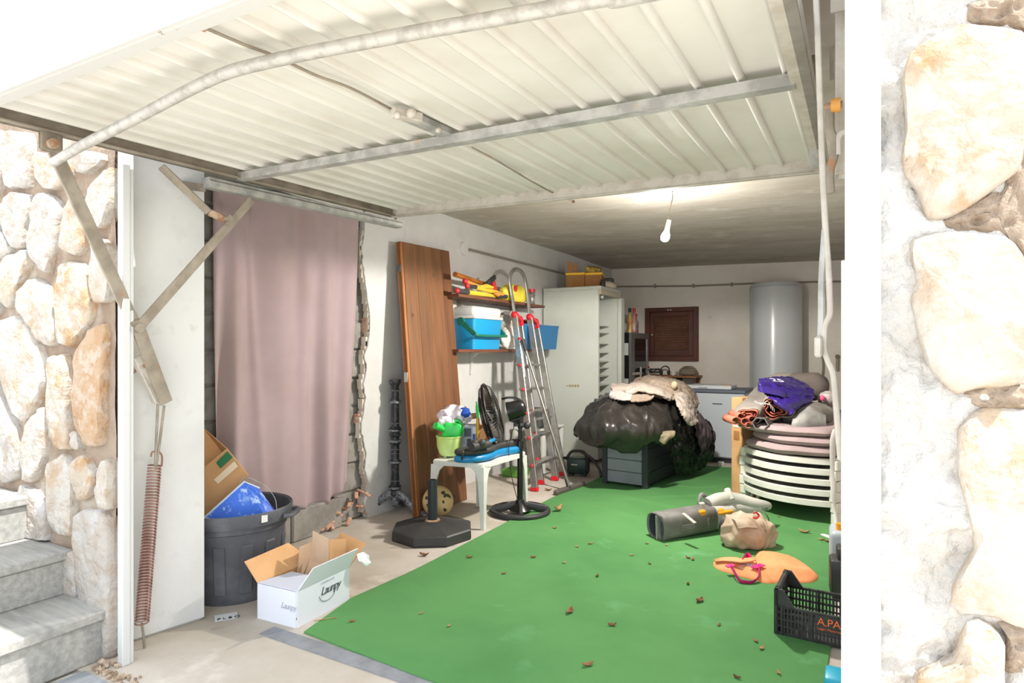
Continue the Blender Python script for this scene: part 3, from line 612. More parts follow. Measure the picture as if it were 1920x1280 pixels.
# bottle dividers sticking out of the carton
dv = thing('cardboard_divider', 'kraft cardboard bottle dividers standing in the white carton', 'cardboard', K(LX*.4, LY*.6, .02))
def dboard(name, pts, m): return quadbox(name, dv, [K(p[0]*LX/.27, p[1], p[2]) for p in pts], .004, m, 1)
dboard('divider', [(.02, .22, .03), (.15, .20, .03), (.20, .26, .18), (.05, .29, .20)], M['card_pale'])
dboard('divider', [(.06, LY*.80, .03), (.22, LY*.74, .03), (.20, LY*.80, .30), (.06, LY*.86, .32)], M['card_pale'])
dboard('divider', [(.22, LY*.74, .03), (.25, LY*.95, .03), (.25, LY*1.0, .29), (.20, LY*.80, .30)], M['card_in'])
dboard('divider', [(.02, .20, .03), (.02, .34, .03), (.005, .36, .25), (.01, .24, .25)], M['card_pale'])
dboard('divider', [(.15, .19, .03), (.24, .27, .03), (.24, .29, .20), (.16, .21, .18)], M['card_pale'])
# tissue, scraps and the small strip on the floor
tg = P(680, 1052, T=2.98); b_ = MB(); patch(b_, [[P(668, 1040, T=2.97), P(680, 1036, T=3.0), P(692, 1040, T=3.0)], [P(670, 1048, T=2.95), P(682, 1050, T=2.97), P(693, 1052, T=3.0)], [P(676, 1055, T=2.95), P(684, 1060, T=2.98), P(696, 1056, T=3.0)]], 14, 14, .008, 30)
o = b_.build('tissue', mat('white tissue', '#e9e9ea', .9), smooth=180, solid=.002); o.location = (0, 0, 0); recentre(o)
tag(o, 'crumpled white tissue caught on the carton flap', 'tissue')
def flat_scrap(name, label, cat, pts, m, z=.002, th=.0015, group=None):
    b_ = MB(); b_.prism([(P(x, y, Z=z).x, P(x, y, Z=z).y) for x, y in pts], (0, 0, z), (1, 0, 0), (0, 1, 0), (0, 0, th)); o = recentre(b_.build(name, m, smooth=0)); return tag(o, label, cat, group)
o = flat_scrap('number_strip', 'small black and white lettered strip lying beside the tub', 'strip', [(402, 1154), (445, 1147), (446, 1158), (403, 1166)], mat('white strip', '#d8dadc', .5))
a = P(404, 1163, Z=.006); b = P(446, 1156, Z=.006)
text('PLBO', .030, mat('black lettering', '#1b1d22', .5), 'lettering', o, a+Vector((.004, .004, 0)), b-a, Vector((0, 0, 1)).cross(b-a), spacing=1.5)
for o in [o]: pass
flat_scrap('paper_scrap', 'white paper scrap lying in front of the white carton', 'paper', [(497, 1184), (506, 1179), (524, 1178), (518, 1186), (500, 1190)], mat('paper white', '#e2e2e2', .8))
# ---- cast-iron table pedestal
M['iron'] = mat('black cast iron', '#303236', .4, .3, var='#6d7176', vs=60, lo=.55, hi=.7); M['iron_s'] = mat('silver-brushed cast iron', '#8c9096', .45, .3, var='#3b3d42', vs=55, lo=.48, hi=.62, bump=.3, bs=90, bd=.003)
pc = P(741, 962, Z=0)+Vector((0, 0, 0)); pe = thing('table_pedestal', 'silver and black cast-iron table pedestal against the white wall', 'table base', pc)
b_ = MB(); b_.lathe([(.03, .13), (.045, .145), (.034, .17), (.045, .18), (.045, .20), (.032, .215), (.028, .30), (.028, .36), (.04, .37), (.04, .385), (.03, .40), (.03, .50), (.045, .52), (.030, .535), (.03, .56), (.044, .575), (.034, .60), (.046, .62), (.03, .64), (.028, .80), (.036, .81), (.036, .82), (.028, .835), (.027, .93), (.036, .945), (.043, .965), (.043, .98), (.001, .98)], 24, pc); b_.build('column', M['iron'], pe)
for z in (.19, .378, .53, .61, .815): MB().lathe([(.03, z-.012), (.05, z-.006), (.05, z+.006), (.03, z+.012)], 24, pc, cap0=False, cap1=False).build('ring', M['iron_s'], pe)
for z in (.24, .44, .47, .66, .9): MB().lathe([(.028, z-.006), (.036, z), (.028, z+.006)], 20, pc, cap0=False, cap1=False).build('bead', M['iron_s'], pe)
for k, a in enumerate((R(212), R(8), R(115))):
    d = Vector((math.cos(a), math.sin(a), 0)); b_ = MB()
    path = [pc+Vector((0, 0, .15)), pc+d*.06+Vector((0, 0, .135)), pc+d*.12+Vector((0, 0, .085)), pc+d*.17+Vector((0, 0, .035)), pc+d*.25+Vector((0, 0, .018))]
    b_.tube(smoothpath(path, 16), [.034-.001*i for i in range(16)], 10); b_.sphere(pc+d*.25+Vector((0, 0, .018)), (.034, .034, .018), 14, 8); b_.sphere(pc+d*.10+Vector((0, 0, .115)), (.03, .03, .02), 12, 8); b_.build('foot', M['iron_s'], pe)
MB().sphere(pc+Vector((0, 0, .085)), (.03, .03, .045), 14, 10).build('finial', M['iron_s'], pe)
# ---- plank door leaning against the wall
M['plank'] = [mat('stained pine %d' % k, c, .5, var=v, vs=3.2, stretch=(3, 4.5, .35), lo=.35, hi=.65, bump=.06, spots=[('#4a2b17', 6.5, .67, .73)], coat=.05) for k, (c, v) in enumerate((('#8a5f3c', '#6f4a2d'), ('#805738', '#68452b'), ('#85593a', '#6c482d'), ('#7a5033', '#633f27')))]
M['plank_edge'] = mat('bright pine edge', '#b87845', .5, var='#9c6236', vs=4, stretch=(3, 3, .4), spots=[('#5a3519', 6, .7, .76)])
pd = thing('plank_door', 'stained four-plank pine door leaning on the white wall', 'door', (-2.8, 3.8, 0))
bl_, br_, tl_, tr_ = P(783, 972, Z=0), P(877, 936, Z=0), P(750, 452, X=-2.96), P(843, 471, X=-2.96)
wdt = (br_-bl_); nrm = wdt.cross(tl_-bl_).normalized(); nrm = nrm if nrm.x < 0 else -nrm; thk = nrm*.045
g0 = .022/wdt.length*1.0
cuts = [0, .045, .285, .545, .785, 1.0]
for i in range(5):
    u0, u1 = cuts[i], cuts[i+1]-.010
    A, B = bl_.lerp(br_, u0), bl_.lerp(br_, u1); C, D = tl_.lerp(tr_, u1), tl_.lerp(tr_, u0); b_ = MB()
    f = [b_.bm.verts.new(v) for v in (A, B, C, D)]; g = [b_.bm.verts.new(v+thk) for v in (A, B, C, D)]
    b_.bm.faces.new(f); b_.bm.faces.new(g[::-1])
    for k in range(4): b_.bm.faces.new((f[k], g[k], g[(k+1) % 4], f[(k+1) % 4]))
    bmesh.ops.bevel(b_.bm, geom=[e for e in b_.bm.edges if abs((e.verts[0].co-e.verts[1].co).normalized().z) > .8], offset=.004, segments=1, affect='EDGES')
    b_.build('plank', M['plank_edge'] if i == 0 else M['plank'][i-1], pd, smooth=0)
quadbox('backing', pd, [p+thk*.12 for p in (bl_, br_, tr_, tl_)], .03, M['plank_edge'], -1 if (br_-bl_).cross(tl_-bl_).dot(thk) < 0 else 1)
p = bl_.lerp(tl_, .90); MB().box(p+thk*.5+Vector((0, -.004, 0)), (.03, .012, .05)).build('hinge', M['bin'], pd, smooth=0)
p = bl_.lerp(tl_, .50); MB().box(p+thk*.5, (.03, .012, .07)).build('strike_plate', M['galv_pale'], pd, smooth=0)
# ---- parasol base
M['black_plastic'] = mat('black plastic', '#2b2b2c', .5, var='#3a3938', vs=5, bump=.06, bs=60)
pb = P(811, 1004, Z=0); pa = thing('parasol_base', 'black octagonal parasol base with a short tube', 'parasol base', pb)
def octo(r, z, a0=.2): return [Vector((pb.x+r*math.cos(a0+k*math.pi/4), pb.y+r*math.sin(a0+k*math.pi/4), z)) for k in range(8)]
b_ = MB(); lv = [[b_.bm.verts.new(v) for v in octo(r, z)] for r, z in ((.262, 0), (.268, .012), (.266, .058), (.256, .066), (.10, .098), (.05, .10))]
for A, B in zip(lv, lv[1:]):
    for k in range(8): b_.bm.faces.new((A[k], A[(k+1) % 8], B[(k+1) % 8], B[k]))
b_.bm.faces.new(lv[0][::-1]); b_.bm.faces.new(lv[-1]); b_.build('weight', M['black_plastic'], pa, smooth=0)
b_ = MB(); b_.lathe([(.031, .09), (.031, .36), (.024, .362), (.022, .30)], 24, pb, cap0=False, cap1=True); b_.build('tube', mat('blue-black steel tube', '#34383f', .35, .4), pa)
b_ = MB(); b_.lathe([(.05, .095), (.048, .104), (.032, .108)], 24, pb, cap1=False); b_.build('collar', M['rust'], pa)
# ---- ball
M['ball'] = mat('worn yellow ball', '#d9be8d', .6, var='#cdae78', vs=6); M['ball_mark'] = mat('dark green ball print', '#39452f', .7)
ballc = P(821, 953, T=4.40); ballc.z = .112; ba = thing('ball', 'worn cream football with dark marks behind the parasol base', 'ball', (ballc.x, ballc.y, 0))
MB().sphere(ballc, .111, 32, 20).build('skin', M['ball'], ba)
random.seed(21); vd = (Vector((0, 0, EYE))-ballc).normalized()
for k in range(16):
    d = (vd+Vector([random.uniform(-.95, .95) for _ in range(3)])).normalized(); q = Vector((0, 0, 1)).rotation_difference(d).to_matrix()
    MB().box(ballc+d*.1095, (random.uniform(.012, .022), random.uniform(.02, .04), .005), q @ Matrix.Rotation(random.random()*3, 3, 'Z')).build('patch', M['ball_mark'], ba, smooth=0)
# ---- white plastic table
M['white_plastic'] = mat('white garden plastic', '#dcdcd6', .45, var='#d0d0c8', vs=4, bump=.03)
tf, tl2, tr3 = P(907, 869, Z=.44), P(808, 862, Z=.44), P(988, 846, Z=.44)
tb = tl2+tr3-tf; tc_ = (tl2+tr3)/2
ta = thing('plastic_table', 'small white plastic garden table loaded with tools', 'table', (tc_.x, tc_.y, 0))
def rr(cs, k=6, f=.12):
    out = []
    for i in range(4):
        c = cs[i]; a = c.lerp(cs[i-1], f); b = c.lerp(cs[(i+1) % 4], f)
        for j in range(k+1):
            t = j/k; out.append(a*(1-t)**2+c*2*t*(1-t)+b*t*t)
    return out
cs = [tl2, tf, tr3, tb]; out = rr(cs); out = [o+((o-tc_)*.02*(1)) for o in out]
b_ = MB(); b_.prism([(o.x, o.y) for o in out], (0, 0, .408), (1, 0, 0), (0, 1, 0), (0, 0, .032), bev=.006); b_.build('tabletop', M['white_plastic'], ta, smooth=40)
for i, c in enumerate(cs):
    o = (c-tc_); o.z = 0; on = o.normalized(); top_ = c-on*.045; top_.z = .40; ft = c+on*.012; ft.z = 0
    e1 = (cs[i-1]-c).normalized(); e2 = (cs[(i+1) % 4]-c).normalized(); b_ = MB()
    lv = []
    for t, w_ in ((0, .028), (.3, .03), (.75, .042), (.9, .06), (1.0, .10)):
        p = ft.lerp(Vector((c.x, c.y, .41)), t); p.z = .412*t
        pts = [p, p+e1*w_, p+e1*w_+e2*.014, p+(e1+e2)*.014, p+e1*.014+e2*w_, p+e2*w_]; lv.append([b_.bm.verts.new(q) for q in pts])
    for A, B in zip(lv, lv[1:]):
        for k in range(6): b_.bm.faces.new((A[k], A[(k+1) % 6], B[(k+1) % 6], B[k]))
    b_.bm.faces.new(lv[0][::-1]); b_.bm.faces.new(lv[-1]); b_.build('leg', M['white_plastic'], ta, smooth=0)
ZT = .441
# lime pot
M['lime'] = mat('lime green plastic', '#c3e07a', .45, var='#cfe99a', vs=5)
pp = P(842, 856, Z=ZT); po = thing('flower_pot', 'lime green plastic pot on the white table', 'pot', pp)
b_ = MB(); b_.lathe([(.058, .012), (.07, .03), (.085, .075), (.089, .14), (.093, .142), (.093, .15), (.086, .15), (.082, .08), (.055, .03), (.001, .028)], 36, pp, cap1=False); b_.build('pot_body', M['lime'], po)
for k in range(4): MB().cyl(pp+Vector((.045*math.cos(k*1.57), .045*math.sin(k*1.57), 0)), pp+Vector((.045*math.cos(k*1.57), .045*math.sin(k*1.57), .016)), .008, n=8).build('foot', M['lime'], po)
# green watering can lying in the pot
M['green'] = mat('bright green plastic', '#2fc552', .4, var='#3ad060', vs=4)
wc = thing('watering_can', 'bright green toy watering can lying in the lime pot', 'watering can', pp+Vector((0, 0, .13)))
wb0 = P(849, 806, T=4.36); b_ = MB(); q = Matrix.Rotation(YAW, 3, 'Z') @ Matrix.Rotation(R(8), 3, 'Y')
b_.box(wb0, (.135, .12, .11), q, bev=.02, seg=2); b_.build('body', M['green'], wc, smooth=50)
MB().tube([P(838, 808, T=4.34), P(826, 802, T=4.30), P(816, 797, T=4.27)], [.018, .022, .026], 14).build('spout', M['green'], wc)
MB().tube(smoothpath([P(851, 796, T=4.36), P(856, 788, T=4.36), P(864, 794, T=4.36), P(868, 812, T=4.36)], 14), .011, 8).build('handle', M['green'], wc)
MB().prism([(0, 0), (.07, .0), (.07, .02), (0, .02)], P(851, 800, T=4.33), (CY, SY, 0), (0, 0, -1), (0, .002, 0)).build('rim', M['green'], wc, smooth=0)
# product box behind
bx = P(879, 845, T=4.48); bx.z = ZT; pbx = thing('product_box', 'small printed grey and white carton behind the lime pot', 'box', bx)
q = Matrix.Rotation(YAW+.1, 3, 'Z'); MB().box(bx+Vector((0, 0, .105)), (.115, .10, .21), q, bev=.003).build('carton', mat('pale printed carton', '#b9c0cc', .6, var='#a6adb9', vs=8), pbx, smooth=0)
def onbox(x, z, w_, h, m, nm): MB().box(bx+q @ Vector((x, -.0525, z)), (w_, .003, h), q).build(nm, m, pbx, smooth=0)
onbox(-.01, .16, .05, .06, mat('dark print panel', '#5d6672', .6), 'print_panel'); onbox(.0, .08, .03, .07, M['ink'], 'print_panel'); onbox(.035, .09, .012, .12, mat('blue print', '#2c56b4', .6), 'print_panel'); onbox(.04, .175, .03, .05, mat('white print', '#dfe3ea', .6), 'print_panel')
# white rag with blue thing, cardboard tube
b_ = MB(); blob(b_, P(853, 779, T=4.45)+Vector((0, 0, 0)), (.10, .07, .05), .035, 16, 3, 5, rot=YAW); o = tag(recentre(b_.build('rag', mat('white spotted rag', '#dcd6de', .95, spots=[('#b89db5', 30, .6, .68)]), smooth=180)), 'white spotted rag heaped over the green watering can', 'rag')
b_ = MB(); blob(b_, P(836, 792, T=4.36), (.045, .035, .028), .022, 24, 5, 4, rot=YAW); b_.build('rag_fold', mat('white spotted rag fold', '#e2dde4', .95), o)
b_ = MB(); blob(b_, P(871, 774, T=4.40), (.038, .03, .03), .014, 20, 7, 4); tag(recentre(b_.build('glove', mat('blue knitted glove', '#1d4fb0', .8, bump=.3), smooth=180)), 'blue crumpled glove on top of the printed carton', 'glove')
b_ = MB(); a, b = P(878, 781, T=4.5), P(893, 779, T=4.52); b_.lathe([(.022, 0), (.022, (b-a).length), (.017, (b-a).length), (.017, 0)], 20, a, b-a, False, False); tag(recentre(b_.build('cardboard_tube', M['card'])), 'short brown cardboard tube on the printed carton', 'tube')
# green and yellow hand tool
ht = thing('hand_trowel', 'green hand trowel with a yellow handle standing upright', 'trowel', P(896, 842, T=4.42))
MB().tube([P(896, 820, T=4.42), P(896, 800, T=4.42), P(896, 783, T=4.42)], [.012, .014, .011], 12).build('grip', mat('yellow grip', '#e0a83c', .5), ht)
MB().tube([P(896, 783, T=4.42), P(895, 768, T=4.42), P(893, 752, T=4.43)], [.010, .016, .003], 8, flat=(.4, (1, 0, 0))).build('blade', M['green'], ht)
# brown box behind the fan
bx2 = P(905, 845, T=4.75); bx2.z = ZT; o = MB().box(bx2+Vector((.0, .0, .09)), (.14, .10, .18), Matrix.Rotation(YAW, 3, 'Z'), bev=.003).build('small_carton', M['card'], smooth=0); tag(recentre(o), 'brown carton on the table behind the fan grille', 'box')
# blue and black tool case
tcse = thing('tool_case', 'blue and black contoured power tool lying on the table', 'power tool', P(905, 855, Z=ZT))
M['toolblue'] = mat('blue tool plastic', '#1c7fb4', .35); M['toolblack'] = mat('dark grey tool plastic', '#3a3836', .55, bump=.1, bs=80)
pth = [P(858, 852, Z=ZT+.045), P(880, 853, Z=ZT+.045), P(905, 849, Z=ZT+.045), P(925, 843, Z=ZT+.05), P(945, 838, Z=ZT+.055), P(972, 834, Z=ZT+.055)]
def body(path, w_, h0, h1, m, nm):
    path = smoothpath(path, 26); b_ = MB(); lv = []
    for i, p in enumerate(path):
        t = i/25; d = (path[min(i+1, 25)]-path[max(i-1, 0)]); d.z = 0; d.normalize(); s_ = Vector((-d.y, d.x, 0)); ww = cr([Vector((x, 0, 0)) for x in w_], t).x
        end = min(1, (t+.02)*14, (1.02-t)*14)**.5; prof_ = []
        for j in range(16):
            a = 2*math.pi*j/16; c_, s2 = math.cos(a), math.sin(a); z = h0+(h1-h0)*(.5+.5*math.copysign(abs(s2)**.6, s2)*end)
            prof_.append(b_.bm.verts.new((p.x+s_.x*ww*math.copysign(abs(c_)**.6, c_)*end, p.y+s_.y*ww*math.copysign(abs(c_)**.6, c_)*end, z)))
        lv.append(prof_)
    for A, B in zip(lv, lv[1:]):
        for k in range(16): b_.bm.faces.new((A[k], A[(k+1) % 16], B[(k+1) % 16], B[k]))
    b_.bm.faces.new(lv[0][::-1]); b_.bm.faces.new(lv[-1]); return b_.build(nm, m, tcse, smooth=50)
body(pth, [.075, .085, .085, .05, .04, .045], ZT, ZT+.055, M['toolblue'], 'lower_shell')
body([p+Vector((0, .0, .04)) for p in pth], [.07, .08, .078, .04, .025, .025], ZT+.05, ZT+.095, M['toolblack'], 'upper_shell')
body([pth[4]+Vector((0, .03, 0)), pth[5]+Vector((0, .03, 0))], [.03, .04], ZT+.05, ZT+.10, M['toolblack'], 'battery')
MB().tube(smoothpath([P(912, 832, Z=ZT+.11), P(918, 828, Z=ZT+.13), P(926, 824, Z=ZT+.13)], 10), .014, 10).build('trigger_grip', M['toolblue'], tcse)
b_ = MB(); b_.tube([P(884, 838, Z=ZT+.12), P(915, 832, Z=ZT+.12)], .028, 12); b_.sphere(P(890, 832, Z=ZT+.13), .03); b_.sphere(P(904, 830, Z=ZT+.14), .026); b_.build('motor_head', M['toolblack'], tcse)
MB().tube(smoothpath([P(866, 861, Z=ZT+.03), P(868, 850, Z=ZT+.08), P(870, 842, Z=ZT+.10)], 8), .008, 6).build('clasp', M['black_plastic'], tcse)
# ---- pedestal fan
M['fan'] = mat('glossy black plastic', '#161616', .28); M['fan_wire'] = mat('black wire', '#2b2725', .5)
fc = P(975, 962, Z=0); fa = thing('pedestal_fan', 'black pedestal fan turned away beside the white table', 'fan', fc)
b_ = MB(); b_.tube([fc+Vector((.205*math.cos(a), .205*math.sin(a), .022)) for a in [2*math.pi*i/48 for i in range(48)]], .020, 10, True); b_.build('base_ring', M['black_plastic'], fa)
for k in range(4):
    a = k*math.pi/2+.55; d = Vector((math.cos(a), math.sin(a), 0)); b_ = MB(); b_.tube([fc+d*.02+Vector((0, 0, .06)), fc+d*.09+Vector((0, 0, .05)), fc+d*.2+Vector((0, 0, .022))], [.032, .026, .034], 10, flat=(.5, (0, 0, 1))); b_.build('spoke', M['black_plastic'], fa)
b_ = MB(); b_.lathe([(.085, .03), (.06, .055), (.035, .075), (.03, .10), (.022, .105), (.020, .47), (.026, .475), (.026, .53), (.014, .54), (.012, .64), (.001, .64)], 20, fc); b_.build('pole', M['fan'], fa)
hb = P(957, 770, T=4.45); jn = Vector((fc.x, fc.y, .66))
left = Vector((-CY, -SY, 0)); fwd = Vector((-SY, CY, 0))
nax = (left*.96+fwd*.07+Vector((0, 0, -.24))).normalized()
MB().tube(smoothpath([Vector((fc.x, fc.y, .62)), jn, hb+Vector((.0, 0, -.06))], 8), .018, 10).build('neck', M['fan'], fa)
b_ = MB(); b_.sphere(P(988, 797, T=4.45), .028, 14, 10); b_.cyl(P(975, 797, T=4.45), P(988, 797, T=4.45), .016, n=12); b_.build('knob', M['black_plastic'], fa)
b_ = MB(); m0 = hb-nax*.055; b_.lathe([(.001, -.055), (.05, -.05), (.064, -.03), (.066, .05), (.07, .06), (.07, .075), (.03, .08)], 24, m0, nax, False, True); b_.build('motor_housing', M['fan'], fa)
arc = [P(941, 748, T=4.44), P(955, 745, T=4.42), P(972, 748, T=4.42), P(983, 760, T=4.42), P(984, 773, T=4.42), P(975, 784, T=4.42), P(960, 788, T=4.43)]
MB().tube(smoothpath(arc, 24), .008, 8, flat=(.6, (0, 0, 1))).build('carry_handle', M['fan'], fa)
cg = hb+nax*.145; u_ = nax.orthogonal().normalized(); 
u_ = (Vector((0, 0, 1))-nax*nax.z).normalized(); v_ = nax.cross(u_); RC = .235
def ringpts(r, z, n=56): return [cg+nax*z+u_*r*math.cos(2*math.pi*i/n)+v_*r*math.sin(2*math.pi*i/n) for i in range(n)]
b_ = MB(); b_.tube(ringpts(RC, 0), .007, 6, True); b_.tube(ringpts(RC-.003, .012), .005, 6, True); b_.build('cage_rim', M['fan'], fa)
for nm, sg in (('front_grille', 1), ('rear_grille', -1)):
    b_ = MB()
    for k in range(60):
        a = 2*math.pi*k/60; d = u_*math.cos(a)+v_*math.sin(a); b_.tube([cg+nax*(sg*.062)+d*.05, cg+nax*(sg*.055)+d*.15, cg+nax*(sg*.036)+d*.21, cg+d*RC], .0014, 4)
    for r in (.05, .15): b_.tube(ringpts(r, sg*(.062 if r < .1 else .055), 40), .003, 5, True)
    b_.lathe([(.001, sg*.064), (.05, sg*.063), (.05, sg*.06)], 20, cg, nax, False, False); b_.build(nm, M['fan_wire'], fa)
for k in range(5):
    a0 = 2*math.pi*k/5; b_ = MB()
    b_.grid(lambda u, v: cg+(u_*math.cos(a0+(v-.5)*(.5+.5*u))+v_*math.sin(a0+(v-.5)*(.5+.5*u)))*(.04+.165*u)+nax*((v-.5)*.05), 5, 4); b_.build('blade', mat('smoky grey blade', '#55504b', .3), fa, solid=.003, smooth=180)
MB().lathe([(.001, .03), (.035, .02), (.04, -.02), (.03, -.04)], 16, cg, nax).build('hub', M['fan'], fa)
MB().tube(smoothpath([m0+Vector((0, 0, -.05)), P(955, 830, T=4.40), P(956, 870, T=4.38), P(962, 905, T=4.40), P(970, 935, T=4.42)], 20), .003, 5).build('cord', M['fan_wire'], fa)
# ================================================================== wall shelves and what stands on them
M['shelfwood'] = mat('dark red-brown board', '#7a4a34', .55, var='#5f3626', vs=4, stretch=(4, .5, 4), bump=.05)
M['bracket'] = mat('white bracket', '#d5d3cd', .5)
YS0, YS1, XS = 4.08, 5.63, -2.80
us = thing('wall_shelf', 'upper dark wooden wall shelf holding saws and clamps', 'shelf', (-2.93, 4.85, 1.63))
zU0 = P(861, 553, X=XS).z; zU = zU0
MB().bb((XL+.002, YS0, zU-.012), (XS, YS1, zU+.012), .003).build('board', M['shelfwood'], us, smooth=0)
ls = thing('wall_shelf', 'lower dark wooden wall shelf holding the cooler', 'shelf', (-2.93, 4.85, 1.18))
zL = 1.19; MB().bb((XL+.002, YS0, zL-.014), (XS, YS1, zL+.012), .003).build('board', M['shelfwood'], ls, smooth=0)
def bracket(root, y, z, m):
    b_ = MB(); b_.bb((XL+.002, y-.012, z-.005), (XS-.03, y+.012, z)); b_.prism([(XL+.002, z-.20), (XL+.012, z-.20), (XL+.03, z-.05), (XL+.09, z-.004), (XL+.002, z-.004)], (0, y-.012, 0), (1, 0, 0), (0, 0, 1), (0, .024, 0)); b_.build('bracket', m, root, smooth=0)
for y in (4.62, 5.38): bracket(ls, y, zL-.015, M['bracket'])
for y in (4.42, 5.35): bracket(us, y, zU-.013, M['galv_brown'])
# cooler
M['cool_blue'] = mat('bright blue plastic', '#1b93c9', .4); M['cool_white'] = mat('white cooler lid', '#d5d3cf', .45); M['cool_green'] = mat('dark green handle', '#1e6f5c', .45)
co = thing('cooler', 'blue cool box with white lid and green handle on the lower shelf', 'cooler', (-2.9, 4.4, zL+.012))
zc = zL+.012; ya, yb, xa, xb = 4.30, 4.73, -3.02, -2.80
b_ = MB(); v = []
for (z, e) in ((zc, .0), (zc+.255, .016)): v.append([b_.bm.verts.new(q) for q in ((xa-e*0, ya-e, z), (xb+e, ya-e, z), (xb+e, yb+e, z), (xa-e*0, yb+e, z))])
for k in range(4): b_.bm.faces.new((v[0][k], v[0][(k+1) % 4], v[1][(k+1) % 4], v[1][k]))
b_.bm.faces.new(v[0][::-1]); b_.bm.faces.new(v[1]); bmesh.ops.bevel(b_.bm, geom=[e for e in b_.bm.edges if abs((e.verts[0].co-e.verts[1].co).z) > .1], offset=.022, segments=3, affect='EDGES', profile=.5)
b_.build('body', M['cool_blue'], co, smooth=40)
b_ = MB(); b_.bb((xa, ya-.022, zc+.257), (xb+.022, yb+.022, zc+.285), .008, 2); b_.bb((xa+.005, ya-.012, zc+.28), (xb+.010, yb+.012, zc+.365), .03, 3); b_.build('lid', M['cool_white'], co, smooth=50)
b_ = MB(); hz = zc+.235; b_.cyl((xa+.11, ya-.012, hz), (xa+.11, ya-.04, hz), .034, n=20); b_.bar((xa+.11, ya-.03, hz), (xb+.03, ya-.03, zc+.125), .012, .045, up=(0, 0, 1), bev=.004); b_.tube(smoothpath([(xb+.03, ya-.03, zc+.125), (xb+.055, ya+.01, zc+.115), (xb+.055, yb-.01, zc+.115), (xb+.03, yb+.03, zc+.125)], 20), .012, 8); b_.cyl((xa+.11, yb+.012, hz), (xa+.11, yb+.04, hz), .034, n=20); b_.bar((xa+.11, yb+.03, hz), (xb+.03, yb+.03, zc+.125), .012, .045, up=(0, 0, 1), bev=.004)
b_.build('handle', M['cool_green'], co, smooth=45)
# bags between cooler and blue crate
M['whitebag'] = mat('white plastic bag', '#d8d2ca', .5, bump=.1, bs=40); M['clearbag'] = mat('hazy clear plastic', '#a9a49c', .3, var='#c8c3ba', vs=12, bump=.2, bs=50)
b_ = MB(); c = P(952, 634, X=-2.86); blob(b_, (c.x, c.y, zc+.09), (.10, .13, .10), .028, 9, 12, 5, floor=zc); tag(recentre(b_.build('plastic_bag', M['whitebag'], smooth=180)), 'white plastic bag between the blue cooler and the ladder', 'bag')
b_ = MB(); c = P(955, 592, X=-2.90); blob(b_, (c.x, c.y, zc+.24), (.10, .14, .10), .03, 11, 15, 5); tag(recentre(b_.build('clear_bag', M['clearbag'], smooth=180)), 'hazy clear bag of bits above the white plastic bag', 'bag')
b_ = MB(); c = P(984, 640, X=-2.86); blob(b_, (c.x, c.y+.05, zc+.08), (.09, .10, .09), .025, 10, 18, 4, floor=zc); tag(recentre(b_.build('plastic_bag', mat('beige bag', '#c6bdb2', .6), smooth=180)), 'beige cloth bag behind the ladder stiles on the shelf', 'bag')
# blue crate on the right
M['crate_blue'] = mat('blue crate plastic', '#176fa6', .45)
bc2 = thing('storage_crate', 'blue plastic crate right of the ladder on the lower shelf', 'crate', (-2.87, 5.6, zc))
y0, y1, x0, x1 = 5.02, 5.86, -3.02, -2.78; hh = .235; t = .006
for nm, pts in (('front_panel', [(x1, y0+.02, zc), (x1, y1-.02, zc), (x1+.02, y1, zc+hh), (x1+.02, y0, zc+hh)]), ('back_panel', [(x0, y0+.02, zc), (x0, y1-.02, zc), (x0, y1, zc+hh), (x0, y0, zc+hh)]), ('end_panel', [(x0, y0+.02, zc), (x1, y0+.02, zc), (x1+.02, y0, zc+hh), (x0, y0, zc+hh)]), ('end_panel', [(x0, y1-.02, zc), (x1, y1-.02, zc), (x1+.02, y1, zc+hh), (x0, y1, zc+hh)]), ('bottom_panel', [(x0, y0+.02, zc+.003), (x1, y0+.02, zc+.003), (x1, y1-.02, zc+.003), (x0, y1-.02, zc+.003)])):
    quadbox(nm, bc2, pts, t, M['crate_blue'], 1)
b_ = MB()
for q0, q1 in (((x1+.02, y0), (x1+.02, y1)), ((x1+.02, y1), (x0, y1)), ((x0, y1), (x0, y0)), ((x0, y0), (x1+.02, y0))): b_.bar((*q0, zc+hh), (*q1, zc+hh), .02, .016)
b_.build('rim', M['crate_blue'], bc2, smooth=0)
o = MB().box((-2.88, 5.42, zc+hh+.03), (.14, .18, .05), (.1, .1, .2), bev=.012, seg=2).build('red_case', mat('red plastic', '#b3202c', .4), smooth=40); tag(recentre(o), 'red and black case sticking out of the blue crate', 'case')
MB().box((-2.86, 5.42, zc+hh+.0), (.15, .19, .035), (.1, .1, .2), bev=.008).build('case_base', M['black_plastic'], o, smooth=0)
o = MB().box((-2.86, 5.62, zc+hh+.012), (.20, .20, .015), (.05, .05, .1), bev=.004).build('white_sheet', M['cool_white'], smooth=0); tag(recentre(o), 'white plastic sheet lying over the blue crate rim', 'lid')
